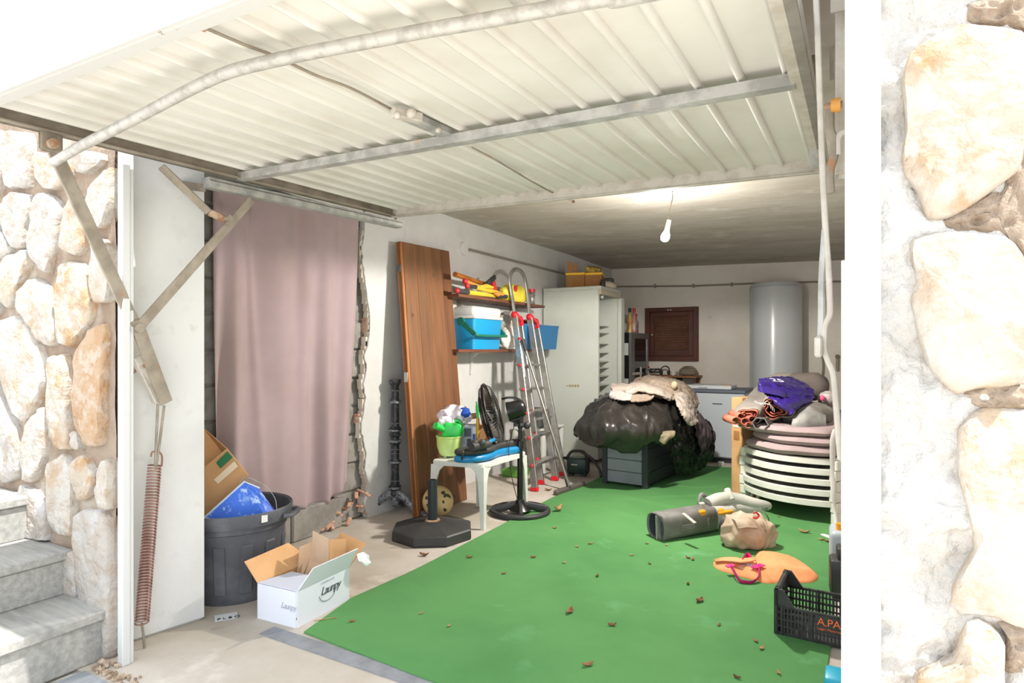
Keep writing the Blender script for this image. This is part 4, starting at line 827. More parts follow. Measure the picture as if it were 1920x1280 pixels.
# tools on the upper shelf
zt = zU+.012; M['handle_wood'] = mat('orange varnished wood', '#b8702b', .45, var='#9a5a20', vs=6); M['yellow'] = mat('yellow plastic', '#d9b73a', .45); M['orange_wood'] = mat('pale orange wood', '#d08a43', .5); M['redp'] = mat('red plastic grip', '#c02a35', .4); M['steel'] = mat('dull steel', '#8a8880', .4, .7)
o = MB().tube([P(853, 514, X=-2.82), P(880, 523, X=-2.86), P(918, 535, X=-2.92)], [.021, .019, .017], 12).build('wooden_handle', M['handle_wood']); tag(recentre(o), 'thick orange wooden handle lying uppermost on the tools', 'handle')
def saw(name, label, gy, a, b, c, d, col):
    s_ = thing(name, label, 'saw', b)
    MB().tube([a, a.lerp(b, .5), b], [.018, .016, .018], 10).build('grip', M['black_plastic'], s_)
    MB().sphere(a, .022, 14, 10).build('cap', M['redp'], s_)
    MB().bar(b, d, .004, .035).build('blade', M['steel'], s_, smooth=0)
    MB().tube([b, c, d], [.020, .022, .012], 8).build('body', col, s_); return s_
saw('bow_saw', 'yellow bar clamp with red and black grip lowest on the upper shelf', 0, P(857, 545, X=-2.80), P(878, 548, X=-2.80), P(900, 551, X=-2.82), P(935, 556, X=-2.84), M['yellow'])
saw('bar_clamp', 'red-capped black grip clamp with grey bar in the tool heap', 0, P(876, 536, X=-2.80), P(892, 538, X=-2.81), P(915, 544, X=-2.83), P(948, 552, X=-2.85), M['yellow'])
o = MB().tube([P(872, 528, X=-2.83), P(890, 534, X=-2.83), P(905, 540, X=-2.84)], [.022, .018, .014], 10).build('clamp_jaw', M['orange_wood']); tag(recentre(o), 'orange wooden mallet handle between the clamps', 'handle')
MB().sphere((0, 0, 0), .024, 12, 8).build('cap', M['redp'], o, world=False).location = P(872, 527, X=-2.82)-o.location
o = MB().box(P(925, 538, X=-2.85), (.05, .05, .13), (R(35), 0, R(10)), bev=.01).build('staple_gun', M['redp'], smooth=0); tag(recentre(o), 'red and black staple gun standing in the tool heap', 'staple gun')
MB().bar(P(913, 532, X=-2.83), P(928, 519, X=-2.83), .03, .04, bev=.006).build('lever', M['black_plastic'], o, smooth=0)
o = MB().tube([P(898, 538, X=-2.80), P(912, 536, X=-2.80), P(924, 539, X=-2.80)], [.012, .020, .012], 10).build('chisel', M['yellow']); tag(recentre(o), 'yellow chisel handle beside the red staple gun', 'chisel')
o = MB().tube([P(928, 550, X=-2.80), P(938, 553, X=-2.80), P(946, 556, X=-2.80)], [.014, .026, .018], 10).build('plane_knob', M['orange_wood']); tag(recentre(o), 'orange wooden plane knob in front of the yellow bag', 'hand plane')
MB().tube([P(936, 556, X=-2.79), P(950, 556, X=-2.79)], .018, 8).build('plane_body', M['black_plastic'], o)
b_ = MB(); c0_, c1_ = P(940, 533, X=-2.88), P(984, 552, X=-2.82); blob(b_, ((c0_.x+c1_.x)/2, (c0_.y+c1_.y)/2, zt+.072), (.05, .19, .075), .026, 13, 31, 5, floor=zt, power=.7); o = tag(recentre(b_.build('yellow_bag', mat('yellow paper sack', '#d8c63f', .5, bump=.2, bs=30), smooth=180)), 'yellow sack with a red spot behind the ladder hoop', 'bag')
MB().cyl((0, 0, 0), (.008, 0, 0), .03, n=18).build('printed_spot', M['redp'], o, world=False).location = P(966, 541, X=-2.79)-o.location
jc = P(996, 566, X=-2.84); jc.z = zt; ja = thing('storage_jar', 'glass jar of screws with a red lid on the upper shelf', 'jar', jc)
M['jarglass'] = mat('jar of bits', '#8c8a84', .15, var='#55534f', vs=30, lo=.4, hi=.6, coat=.6)
MB().lathe([(.001, 0), (.038, .0), (.04, .01), (.04, .10), (.033, .12)], 24, jc).build('glass', M['jarglass'], ja)
MB().lathe([(.042, .118), (.042, .15), (.001, .152)], 24, jc).build('lid', M['redp'], ja)
# ================================================================== ladder
M['alu'] = mat('aluminium', '#bcbab6', .32, .75, var='#a5a29c', vs=12); M['ladred'] = mat('red plastic ladder cap', '#d5202f', .35)
la = thing('step_ladder', 'folded aluminium step ladder with red joints and a hoop handle', 'ladder', (-2.45, 4.9, 0))
f1, f3 = P(1003, 921, Z=.0), P(1041, 901, Z=.0); f2, f4 = P(1014, 908, Z=.0), P(1056, 892, Z=.0)
j1, j3 = P(965, 590, X=-2.74), P(993, 594, X=-2.74); j2, j4 = P(974, 598, X=-2.76), P(1004, 603, X=-2.76)
for (a, b, nm) in ((f1, j1, 'front_stile'), (f3, j3, 'front_stile'), (f2, j2, 'rear_stile'), (f4, j4, 'rear_stile')):
    MB().bar(a+Vector((0, 0, .03)), b, .026, .058, up=(1, 0, 0), bev=.003).build(nm, M['alu'], la, smooth=0)
    d = (b-a).normalized(); MB().bar(a, a+d*.045, .034, .066, up=(1, 0, 0), bev=.004).build('foot', M['ladred'], la, smooth=0)
for a, b in ((j1, j2), (j3, j4)):
    b_ = MB(); b_.sphere(a, .034, 14, 10); b_.sphere(b, .034, 14, 10); b_.bar(a+Vector((0, 0, .01)), b+Vector((0, 0, -.02)), .035, .06, up=(1, 0, 0), bev=.008); b_.bar(b, b+(f2-j2).normalized()*.07, .034, .064, up=(1, 0, 0), bev=.004); b_.build('joint', M['ladred'], la, smooth=40)
hoop = [j1, P(960, 555, X=-2.77), P(956, 525, X=-2.78), P(959, 511, X=-2.78), P(967, 505, X=-2.78), P(977, 509, X=-2.78), P(984, 522, X=-2.78), P(989, 550, X=-2.77), j3]
MB().tube(smoothpath(hoop, 50), .021, 10, flat=(.65, (0, 1, 0))).build('hoop', M['alu'], la)
for t_, k in ((.30, 0), (.44, 1), (.575, 2), (.71, 3), (.86, 4)):
    a, b = j1.lerp(f1, t_), j3.lerp(f3, t_); MB().bar(a, b, .085, .022, up=(0, 0, 1), bev=.003).build('tread', M['alu'], la, smooth=0)
    b_ = MB(); 
    for q in (a, j2.lerp(f2, t_-.012)): b_.sphere(q+Vector((.015, -.03, 0)), .014, 10, 8)
    b_.build('rivet', M['ladred'], la)
b_ = MB()
for q in (j1.lerp(f1, .145), j2.lerp(f2, .145)): b_.sphere(q+Vector((.025, -.01, 0)), .016, 10, 8)
b_.build('rivet', M['ladred'], la)
for t_ in (.62, .88): a, b = j2.lerp(f2, t_), j4.lerp(f4, t_); MB().bar(a, b, .02, .02).build('brace', M['alu'], la, smooth=0)
MB().bar(j1.lerp(f1, .19)+Vector((.018, -.005, 0)), j1.lerp(f1, .37)+Vector((.018, -.005, 0)), .002, .05, up=(1, 0, 0)).build('label_strip', mat('pale label', '#c9d2d6', .5), la, smooth=0)
# squeegee leaning on the ladder
sq = thing('floor_squeegee', 'long-handled grey floor squeegee leaning on the ladder', 'squeegee', P(1067, 920, Z=0))
a, b, m_ = P(1041, 929, Z=.0), P(1094, 911, Z=.0), P(1067, 915, Z=.03)
MB().bar(a+Vector((0, 0, .022)), b+Vector((0, 0, .022)), .05, .044, bev=.012).build('head', mat('grey-brown squeegee rubber', '#5b534e', .6), sq, smooth=0)
hd = P(981, 640, X=-2.62); MB().tube([m_+Vector((0, 0, .02)), m_.lerp(hd, .5), hd], .012, 10).build('pole', M['steel'], sq)
b_ = MB(); b_.cyl(m_, m_.lerp(hd, .06), .018, .015, 12); b_.build('socket', M['black_plastic'], sq)
MB().tube([m_.lerp(hd, .93), hd+(hd-m_).normalized()*.02], .017, 10).build('grip', M['black_plastic'], sq)
# ================================================================== fridge and what stands on it
M['fridge'] = mat('white enamel', '#cfd1c8', .35, var='#c4c7bd', vs=1.2); M['fridge_in'] = mat('fridge liner', '#d3d6c8', .4); M['fridge_rust'] = mat('dirty top trim', '#b9b09c', .6, spots=[('#8a5a3c', 20, .62, .7)])
fr = thing('fridge', 'tall white open fridge with empty shelves against the left wall', 'fridge', (-2.71, 6.36, 0))
fx0, fx1, fy0, fy1, fh = -3.03, -2.385, 6.05, 6.66, 1.835
MB().bb((fx0, fy0, .04), (fx1, fy0+.045, fh), .004).build('side_panel', M['fridge'], fr, smooth=0)
MB().bb((fx0, fy1-.045, .04), (fx1, fy1, fh), .004).build('side_panel', M['fridge'], fr, smooth=0)
MB().bb((fx0, fy0+.045, .04), (fx0+.06, fy1-.045, fh), 0).build('back_panel', M['fridge_in'], fr, smooth=0)
MB().bb((fx0, fy0+.045, .04), (fx1, fy1-.045, .34), 0).build('plinth', M['fridge_in'], fr, smooth=0)
MB().bb((fx0, fy0-.004, fh), (fx1+.03, fy1+.004, fh+.035), .006).build('top', M['fridge'], fr, smooth=0)
b_ = MB(); b_.bb((fx1-.01, fy0, fh-.055), (fx1+.035, fy1, fh+.004), .004); b_.build('top_trim', M['fridge_rust'], fr, smooth=0, label='dirty front trim with rust spots')
MB().sphere((fx1-.02, fy0+.16, fh-.07), .02, 12, 8).build('lamp_cover', M['white_plastic'], fr)
for z in (.48, .62, .80, .90, .99, 1.06, 1.16, 1.26, 1.38, 1.46):
    MB().bb((fx0+.06, fy0+.045, z), (fx1-.09, fy1-.05, z+.010), 0).build('shelf', M['fridge_in'], fr, smooth=0)
MB().bb((fx1-.02, fy1+.010, .06), (fx1+.035, fy1+.12, fh-.05), .006).build('hinge_post', M['fridge'], fr, smooth=0)
for x, (dx, w_) in enumerate(((0, .5), (.03, 1), (.062, 1), (.094, 1), (.126, 1))):
    p = P(1063+x*5.2, 723, Y=fy0-.003); b_ = MB(); b_.bb((p.x-.007*w_-.003, fy0-.004, p.z-.012*w_), (p.x+.007*w_+.003, fy0, p.z+.012*w_)); b_.build('letter_magnet', mat('tan magnet', '#a89468', .5), fr, smooth=0)
M['box_orange'] = mat('orange-brown carton', '#97693a', .8, var='#875b30', vs=5)
zf = fh+.036
def carton(name, label, c, s_, rz, strap=True):
    q = Matrix.Rotation(rz, 3, 'Z'); t_ = thing(name, label, 'box', c)
    MB().box(Vector(c)+Vector((0, 0, s_[2]/2)), s_, q, bev=.003).build('carton_body', M['box_orange'], t_, smooth=0)
    if strap:
        b_ = MB(); b_.box(Vector(c)+Vector((0, 0, s_[2]*.90)), (s_[0]+.008, s_[1]+.008, .022), q); b_.build('strap', mat('yellow strap', '#e8b41c', .5), t_, smooth=0)
    return t_
p1, p2 = P(1052, 541, X=-2.68), P(1080, 541, X=-2.62)
c1_ = carton('carton', 'brown carton with yellow strap and raised flaps on the fridge', (-2.70, 6.20, zf), (.20, .17, .165), .25)
MB().prism([(-.055, 0), (-.02, 0), (.0, .05), (.03, 0), (.05, 0), (.05, .11), (.02, .11), (-.0, .06), (-.03, .13), (-.055, .14)], (-2.71, 6.12, zf+.16), (CY, SY, 0), (0, 0, 1), (0, .004, 0)).build('flap', M['box_orange'], c1_, smooth=0)
c2_ = carton('carton', 'brown carton with yellow strap and a yellow lid on the fridge', (-2.53, 6.30, zf), (.19, .19, .165), .25)
b_ = MB(); b_.box((-2.54, 6.30, zf+.20), (.16, .14, .07), (.2, .15, .3), bev=.01); b_.build('yellow_lid', mat('yellow wrapping', '#b99526', .6, var='#4b431d', vs=14), c2_, smooth=0)
b_ = MB(); blob(b_, (-2.44, 6.46, zf+.035), (.09, .16, .045), .012, 10, 41, 4, floor=zf); tag(recentre(b_.build('folded_cloth', mat('cream folded cloth', '#c8bda8', .9), smooth=180)), 'cream folded cloth at the fridge front edge', 'cloth')
o = MB().lathe([(.001, 0), (.03, 0), (.03, .05), (.018, .07), (.018, .085), (.001, .086)], 16, (-2.40, 6.22, zf)).build('small_jar', M['black_plastic']); tag(recentre(o), 'small dark jar between the brown carton and the cloth on the fridge', 'jar')
o = MB().box((-2.47, 6.58, zf+.065), (.12, .12, .13), (0, 0, .3), bev=.01).build('dark_case', M['black_plastic'], smooth=0); tag(recentre(o), 'small dark case behind the cloth on the fridge', 'case')
# ================================================================== steel cabinet with dark glass door
ca = thing('glass_cabinet', 'black cabinet with a steel-framed dark glass door behind the fridge', 'cabinet', (-2.76, 7.67, 0))
cx1, cy0, cy1, chh = -2.475, 7.30, 8.02, 1.41
MB().bb((-3.03, cy0, .03), (cx1, cy1, chh), .004).build('body', mat('black cabinet side', '#101012', .4), ca, smooth=0)
b_ = MB(); b_.bb((cx1+.002, cy0, .05), (cx1+.03, cy0+.14, chh)); b_.bb((cx1+.002, cy1-.05, .05), (cx1+.03, cy1, chh)); b_.bb((cx1+.002, cy0+.14, chh-.07), (cx1+.03, cy1-.05, chh)); b_.build('door_frame', mat('brushed steel', '#87868a', .4, .5), ca, smooth=0)
MB().bb((cx1+.003, cy0+.14, .1), (cx1+.018, cy1-.05, chh-.07)).build('door_glass', mat('smoked glass', '#1a1412', .08, spec=.6), ca, smooth=0)
b_ = MB(); b_.tube([(cx1+.075, cy0+.24, .98), (cx1+.075, cy0+.24, .60)], .012, 10); b_.bar((cx1+.02, cy0+.05, .90), (cx1+.075, cy0+.24, .90), .02, .03); b_.build('door_handle', mat('bright handle', '#c9c6c0', .3, .5), ca)
for z0, z1 in ((1.13, 1.28), (.70, .84)):
    MB().bb((-2.70, cy0-.003, z0), (cx1-.005, cy0, z1)).build('sticker', M['white_plastic'], ca, smooth=0)
def bottle(label, px, m1, m2, h, r, dy=0):
    p = P(px, 640, Y=7.45+dy); b_ = thing('bottle', label, 'bottle', (p.x, p.y, chh+.002)); q = (p.x, p.y, chh+.002)
    MB().lathe([(.001, 0), (r, 0), (r, h*.55), (r*.4, h*.75), (r*.4, h*.86), (.001, h*.87)], 18, q).build('glass', m1, b_)
    MB().lathe([(r*.55, h*.82), (r*.55, h), (.001, h)], 14, q).build('cap', m2, b_)
Mr, Mg, Mk = M['redp'], mat('amber bottle', '#a5792f', .2, var='#d0b070', vs=12), mat('milky bottle', '#b7a49f', .3, var='#a03038', vs=14)
bottle('amber bottle with black cap on the steel cabinet', 1181, Mg, M['black_plastic'], .31, .035)
bottle('pale bottle with red cap on the steel cabinet', 1189, Mk, Mr, .31, .036, .05)
bottle('clear bottle with red neck at the back of the steel cabinet', 1192, M['jarglass'], Mr, .25, .035, .25)
bottle('red spray bottle half hidden behind the fridge door', 1166, Mr, Mr, .30, .03, .1)
o = MB().box(P(1170, 618, Y=7.5)+Vector((0, 0, -.03)), (.10, .10, .12), bev=.01).build('grey_canister', M['galv'], smooth=0); o.location.z = 0; recentre(o); o.location.z = chh+.002; tag(o, 'small grey canister on the cabinet beside the fridge door', 'canister')
# ================================================================== shutter window
M['shut'] = mat('dark red-brown wood', '#5b2c1b', .55, var='#4a2215', vs=5, bump=.08, spots=[('#7a4a30', 7, .66, .76)]); M['shut_d'] = mat('dark brown slat', '#7d5a46', .5, var='#6b4a38', vs=6)
wx0, wx1, wz0, wz1 = -2.555, -1.84, 1.045, 1.765
wn = MB().bb((wx0+.02, YB-.012, wz0+.02), (wx1-.02, YB-.002, wz1-.02)).build('window_1', M['shut'], smooth=0); struct(wn)
def wbx(nm, x0, x1, z0, z1, d0, d1, m=None): return MB().bb((x0, YB-d1, z0), (x1, YB-d0, z1), .003).build(nm, m or M['shut'], wn, smooth=0)
wbx('frame', wx0, wx0+.065, wz0, wz1, 0, .05); wbx('frame', wx1-.065, wx1, wz0, wz1, 0, .05); wbx('frame', wx0+.065, wx1-.065, wz1-.055, wz1, 0, .05); wbx('frame', wx0+.065, wx1-.065, wz0, wz0+.065, 0, .05)
wbx('stile', wx0+.068, wx0+.128, wz0+.068, wz1-.058, 0, .04); wbx('stile', wx1-.128, wx1-.068, wz0+.068, wz1-.058, 0, .04); wbx('rail', wx0+.128, wx1-.128, wz1-.12, wz1-.058, 0, .04); wbx('rail', wx0+.128, wx1-.128, wz0+.068, wz0+.15, 0, .04)
for k in range(14):
    z = wz0+.165+k*.0325; MB().box(((wx0+wx1)/2, YB-.024, z), (wx1-wx0-.262, .030, .007), (R(42), 0, 0)).build('slat', M['shut_d'], wn, smooth=0)
MB().sphere((wx0+.10, YB-.05, 1.40), .012, 10, 8).build('knob', M['galv_pale'], wn)
b_ = MB(); b_.sphere((-2.20, YB-.052, wz1-.035), .012, 10, 8); b_.sphere((-2.235, YB-.052, wz1-.035), .012, 10, 8); b_.build('catch', M['galv_pale'], wn)
# ================================================================== water heater
hx, hy, hr = -.872, 7.93, .29
ht_ = thing('water_heater', 'tall white cylindrical water heater on the back wall', 'water heater', (hx, hy, .62))
MB().lathe([(.001, .60), (hr*.8, .61), (hr, .66), (hr, 1.93), (hr*.985, 1.955), (hr*.9, 1.985), (.001, 2.0)], 64, (hx, hy, 0)).build('tank', mat('white enamelled tank', '#c3c6c8', .22, coat=.3), ht_)
for z in (.9, 1.7): MB().bb((hx-.22, hy+.2, z), (hx+.22, YB-.002, z+.05)).build('wall_bracket', M['galv'], ht_, smooth=0)
MB().lathe([(hr+.002, 1.93), (hr+.004, 1.94), (hr+.001, 1.95)], 64, (hx, hy, 0), cap0=False, cap1=False).build('seam', mat('grey seam', '#a7aaac', .3), ht_)
# tap and stain right of the heater
p = P(1533, 648, Y=YB-.05); tp = thing('wall_valve', 'white wall valve with a brown damp stain right of the heater', 'valve', p)
b_ = MB(); b_.box(p, (.05, .06, .13), bev=.012); b_.cyl(p+Vector((0, 0, 0)), p+Vector((0, .05, 0)), .02, n=12); b_.build('valve_body', M['white_plastic'], tp, smooth=0)
MB().tube(smoothpath([p+Vector((.03, .02, -.05)), p+Vector((.06, .02, -.2)), p+Vector((.05, .02, -.42))], 10), .012, 8).build('pipe', M['galv_brown'], tp)
b_ = MB(); b_.bar(P(1570, 668, Y=YB-.04), P(1570, 695, Y=YB-.04), .03, .03, bev=.006); b_.sphere(P(1570, 668, Y=YB-.05), .025, 12, 8); tag(recentre(b_.build('pipe_stub', M['galv_brown'], smooth=0)), 'grey pipe stub on the back wall at the frame', 'pipe')
# ================================================================== workbench with clutter
M['oak'] = mat('orange bench board', '#9a6b41', .6, var='#85592f', vs=5)
be = thing('workbench', 'black stand with a brown board under the shutter window', 'bench', (-2.15, 8.05, 0))
zb = .862
MB().bb((-2.56, 7.88, zb-.022), (-1.79, 8.245, zb), .003).build('board', M['oak'], be, smooth=0)
b_ = MB(); b_.bb((-2.56, 7.87, zb-.09), (-2.05, 8.24, zb-.024)); b_.bb((-2.56, 7.87, zb-.26), (-2.05, 8.24, zb-.20)); b_.build('frame', M['black_plastic'], be, smooth=0)
for x in (-2.54, -2.08):
    for y in (7.89, 8.22): MB().bb((x-.022, y-.022, 0), (x+.022, y+.022, zb-.024)).build('leg', M['black_plastic'], be, smooth=0)
MB().bb((-1.86, 8.2, 0), (-1.82, 8.24, zb-.022)).build('leg', M['oak'], be, smooth=0)
q = (-2.47, 8.02, zb); j_ = thing('paint_jar', 'white pot with a red lid on the workbench', 'jar', q)
MB().lathe([(.001, 0), (.035, 0), (.037, .085), (.001, .09)], 20, q).build('pot_body', M['white_plastic'], j_); MB().lathe([(.036, .088), (.036, .115), (.001, .117)], 20, q).build('lid', M['redp'], j_)
b_ = MB(); random.seed(2); b_.tube(smoothpath([Vector((-2.36+.07*math.cos(i*1.1)+random.uniform(-.02, .02), 8.02+.05*math.sin(i*1.3), zb+.03+.05*abs(math.sin(i*.7)))) for i in range(12)], 60), .008, 6); tag(recentre(b_.build('cable_tangle', M['black_plastic'])), 'dark cable tangle beside the white pot on the workbench', 'cable')
hp = thing('headphones', 'black ear defenders lying on the workbench', 'ear defenders', (-2.22, 8.02, zb))
MB().tube(smoothpath([(-2.27, 8.0, zb+.03), (-2.27, 8.01, zb+.09), (-2.22, 8.02, zb+.12), (-2.17, 8.01, zb+.09), (-2.17, 8.0, zb+.03)], 20), .008, 6).build('band', M['black_plastic'], hp)
for x in (-2.27, -2.17): MB().sphere((x, 8.0, zb+.036), (.022, .035, .035), 14, 10).build('ear_cup', M['black_plastic'], hp)
for k, (x, m, lab) in enumerate(((-2.11, M['white_plastic'], 'small white cup on the workbench'), (-2.05, M['conduit'], 'small grey cup on the workbench beside the wire dome'))):
    o = MB().lathe([(.001, 0), (.02, 0), (.024, .05), (.001, .05)], 14, (x, 7.99, zb)).build('small_cup', m); tag(recentre(o), lab, 'cup')
wd = thing('wire_dome', 'beige mesh dome on the end of the workbench', 'mesh cover', (-1.93, 8.03, zb)); b_ = MB()
for k in range(12):
    a = k*math.pi/12; b_.tube([Vector((-1.93+.13*math.cos(t)*math.cos(a), 8.05+.12*math.cos(t)*math.sin(a), zb+.005+.12*math.sin(t))) for t in [math.pi*i/14 for i in range(15)]], .003, 4)
for k in range(4): b_.tube([Vector((-1.93+.13*math.cos(.1+k*.35)*math.cos(t), 8.05+.12*math.cos(.1+k*.35)*math.sin(t), zb+.01+.12*math.sin(.1+k*.35))) for t in [2*math.pi*i/24 for i in range(24)]], .003, 4, True)
b_.build('wires', mat('beige wire', '#8d7f6c', .6), wd); b_ = MB(); blob(b_, (-1.93, 8.05, zb+.05), (.105, .095, .055), .012, 14, 9, 3, floor=zb); b_.build('net', mat('beige net', '#8f8473', .9), wd)
# ================================================================== freezer
fz = thing('freezer', 'low white under-counter freezer below the water heater', 'freezer', (-1.33, 6.98, 0))
zx0, zx1, zy0, zy1 = -1.63, -1.03, 6.70, 7.26
M['freezer'] = mat('white freezer door', '#bfc5cb', .35)
MB().bb((zx0, zy0+.05, .05), (zx1, zy1, .74), .004).build('cabinet', M['freezer'], fz, smooth=0)
MB().bb((zx0, zy0, .065), (zx1, zy0+.046, .735), .008).build('door', M['freezer'], fz, smooth=0)
MB().bb((zx0+.02, zy0+.06, 0), (zx1-.02, zy1-.02, .05)).build('plinth', M['black_plastic'], fz, smooth=0)
MB().bb((zx0-.005, zy0+.01, .742), (zx1+.005, zy1, .775), .004).build('top', mat('dark blue-grey top', '#5b6270', .5), fz, smooth=0)
p = P(1345, 757, Y=zy0); MB().bb((p.x-.05, zy0-.002, p.z-.006), (p.x+.05, zy0, p.z+.006)).build('badge', M['ink'], fz, smooth=0)
o = MB().bb((-1.62, 6.74, .777), (-1.17, 7.1, .815), .006).build('flat_case', mat('white plastic lid', '#c9ced3', .4), smooth=0); tag(recentre(o), 'flat white plastic case lying on the freezer', 'case')
MB().bb((-.11, -.192, .012), (-.02, -.1801, .022), 0).build('case_grip', M['galv'], o, world=False, smooth=0)
p = P(1363, 735, Y=6.79); o = MB().lathe([(.028, 0), (.047, 0), (.047, .045), (.028, .045)], 28, (p.x, p.y, .777), cap0=False, cap1=False).build('tape_roll', mat('masking tape', '#cdb083', .6), solid=.001); tag(recentre(o), 'roll of beige tape on the freezer corner', 'tape')
# foam feet and wedge beside freezer
a = P(1352, 872, Z=0); o = MB().box((a.x, a.y-.01, .02), (.06, .05, .04), (0, 0, .3), bev=.005).build('foam_piece', M['white_plastic'], smooth=0); tag(recentre(o), 'white foam scrap on the floor before the freezer', 'foam')
# ================================================================== green carpet and the strip at its front edge
M['turf'] = mat('green needle-felt carpet', '#558d4f', .95, var='#478045', vs=1.1, lo=.4, hi=.65, bump=.5, bs=330, bd=.003, spots=[('#5f9a66', 2.6, .60, .74), ('#a5bd9c', 46, .74, .78)])
outl = [(570, 1187), (659, 1123), (758, 1079), (797, 1060), (870, 1022), (941, 985), (1035, 934), (1094, 911), (1123, 897), (1165, 880)]
cpts = [P(x, y, Z=0) for x, y in outl]; cp = [(p.x, p.y) for p in cpts]+[(-2.06, 6.4), (-1.0, 6.50), (-.12, 6.5), (-.105, 4.2), (-.10, 2.8), (-.108, 2.45), (-.105, 1.80), (-.7, 1.785), (-1.36, 1.78)]
cpz = MB(); 
def inpoly(x, y):
    c = False; n = len(cp)
    for i in range(n):
        (x1, y1), (x2, y2) = cp[i], cp[i-1]
        if (y1 > y) != (y2 > y) and x < (x2-x1)*(y-y1)/(y2-y1)+x1: c = not c
    return c
cpz.prism(cp, (0, 0, .001), (1, 0, 0), (0, 1, 0), (0, 0, .007)); ca_ = recentre(cpz.build('carpet', M['turf'], smooth=0)); tag(ca_, 'green felt carpet covering the garage floor', 'carpet')
def ridge(pts, w_, h):
    b_ = MB(); pts = smoothpath(pts, 30); V = []
    for i, p in enumerate(pts):
        d = (pts[min(i+1, 29)]-pts[max(i-1, 0)]).normalized(); s_ = Vector((-d.y, d.x, 0)); e = math.sin(math.pi*i/29)
        V.append([b_.bm.verts.new((p.x+s_.x*w_*x, p.y+s_.y*w_*x, .0078+h*e*z)) for x, z in ((-1, 0), (-.5, .5), (0, 1), (.5, .5), (1, 0))])
    for A, B in zip(V, V[1:]):
        for k in range(4): b_.bm.faces.new((A[k], A[k+1], B[k+1], B[k]))
    b_.build('carpet_fold', M['turf'], ca_, smooth=180)
for ln, w_, h in (([(1140, 925), (1230, 945), (1330, 965)], .07, .012), ([(1180, 935), (1290, 930), (1380, 925)], .05, .010), ([(1400, 990), (1480, 990), (1555, 1005)], .05, .012), ([(1060, 940), (1160, 960), (1240, 985)], .06, .008), ([(960, 1000), (1080, 1015), (1200, 1040)], .07, .006), ([(1240, 905), (1310, 915), (1370, 905)], .05, .010)):
    ridge([P(x, y, Z=0) for x, y in ln], w_, h)
sp_ = [P(x, y, Z=0) for x, y in ((520, 1183), (548, 1176), (700, 1232), (860, 1290), (830, 1300), (700, 1250))]
b_ = MB(); b_.bb((-2.20, 1.725, .0005), (-.15, 1.80, .004)); st_ = recentre(b_.build('edge_strip', mat('grey edging tape', '#8f9197', .7, var='#7d7f85', vs=10), smooth=0)); tag(st_, 'grey edging tape along the front edge of the carpet', 'tape')
# ------------------------------------------------------------------ leaves
M['leaf'] = [mat('dry leaf %d' % k, c, .9, var=v, vs=30) for k, (c, v) in enumerate((('#9a7250', '#7d5638'), ('#b99468', '#96704a'), ('#7d5334', '#5f3c25')))]
def leafmesh(L_, W_, curl, seed):
    b_ = MB(); random.seed(seed)
    def fn(u, v):
        w_ = W_*math.sin(math.pi*min(1, u*.97+.02))**.8; x = (u-.5)*L_; y = (v-.5)*w_
        return Vector((x, y, curl*(abs(v-.5)*2)**2*.5+curl*.7*(2*u-1)**2+.004*noise.noise(Vector((x*60+seed, y*60, 0)))))
    b_.grid(fn, 8, 4); return b_
protos = []
for k in range(3):
    o = leafmesh(.05, .026, .014, k*7+1).build('dry_leaf', M['leaf'][k], smooth=180, solid=.001); protos.append(o)
LF = [(1068, 1147), (842, 1174), (1148, 1172), (1213, 1019), (1250, 1022), (1290, 1046), (1299, 1049), (1185, 1041), (1312, 1127), (1417, 1202), (1428, 1216), (1382, 1270), (1102, 1247), (1460, 1262), (1218, 1057), (1108, 1020), (1082, 1025), (1290, 1095), (1348, 1172),
      (1508, 998), (1550, 1015), (1460, 969), (1540, 1012), (880, 1045), (1040, 990), (1058, 1055), (1000, 1045), (945, 1075), (790, 1150), (1120, 1080), (660, 1165), (1360, 1285)]
BIG = {0: ('curled brown leaf standing upright in the middle of the carpet', 1.1), 3: None, 8: ('light brown leaf in the open carpet left of the black crate', 1.1), 19: ('dark brown leaf pile on the carpet below the loungers', 1.3), 12: ('pale leaf close to the front edge of the carpet', .9)}
first = {}
for i, (x, y) in enumerate(LF):
    k = i % 3
    if k in first: o = protos[k].copy(); COL.objects.link(o)
    else: o = protos[k]; first[k] = 1
    p = P(x, y, Z=.009); random.seed(i); s_ = random.uniform(.42, .75); bigl = BIG.get(i)
    if bigl: s_ = bigl[1]
    o.location = p; o.rotation_euler = (random.uniform(-.1, .1), random.uniform(-.1, .1), random.uniform(0, 6.28)); o.scale = (s_, s_, s_)
    if bigl: tag(o, bigl[0], 'leaf', 'dry leaves on the carpet')
    else: tag(o, 'small dry brown leaf lying flat on the green carpet', 'leaf', 'dry leaves on the carpet')
o = leafmesh(.075, .05, .04, 31).build('dry_leaf', M['leaf'][1], smooth=180, solid=.001); o.location = P(1047, 957, Z=.012); o.rotation_euler = (0, 0, 1.2); tag(o, 'large curled tan leaf on the carpet right of the fan base', 'leaf')
for (x, y, lab) in ((1028, 919, 'brown leaf on the bare floor under the ladder feet'), (795, 1041, 'brown leaf on the floor in front of the parasol base'), (880, 1050, None)):
    if not lab: continue
    o = protos[2].copy(); COL.objects.link(o); o.location = P(x, y, Z=.004); o.scale = (1.1,)*3; o.rotation_euler = (0, 0, .3); tag(o, lab, 'leaf', 'dry leaves on the bare floor')
o = MB().tube(smoothpath([P(588, 1164, Z=.011), P(610, 1160, Z=.012), P(632, 1157, Z=.011)], 10), .002, 5).build('dry_stalk', M['leaf'][1]); tag(recentre(o), 'thin dry straw on the carpet beside the white carton', 'straw')
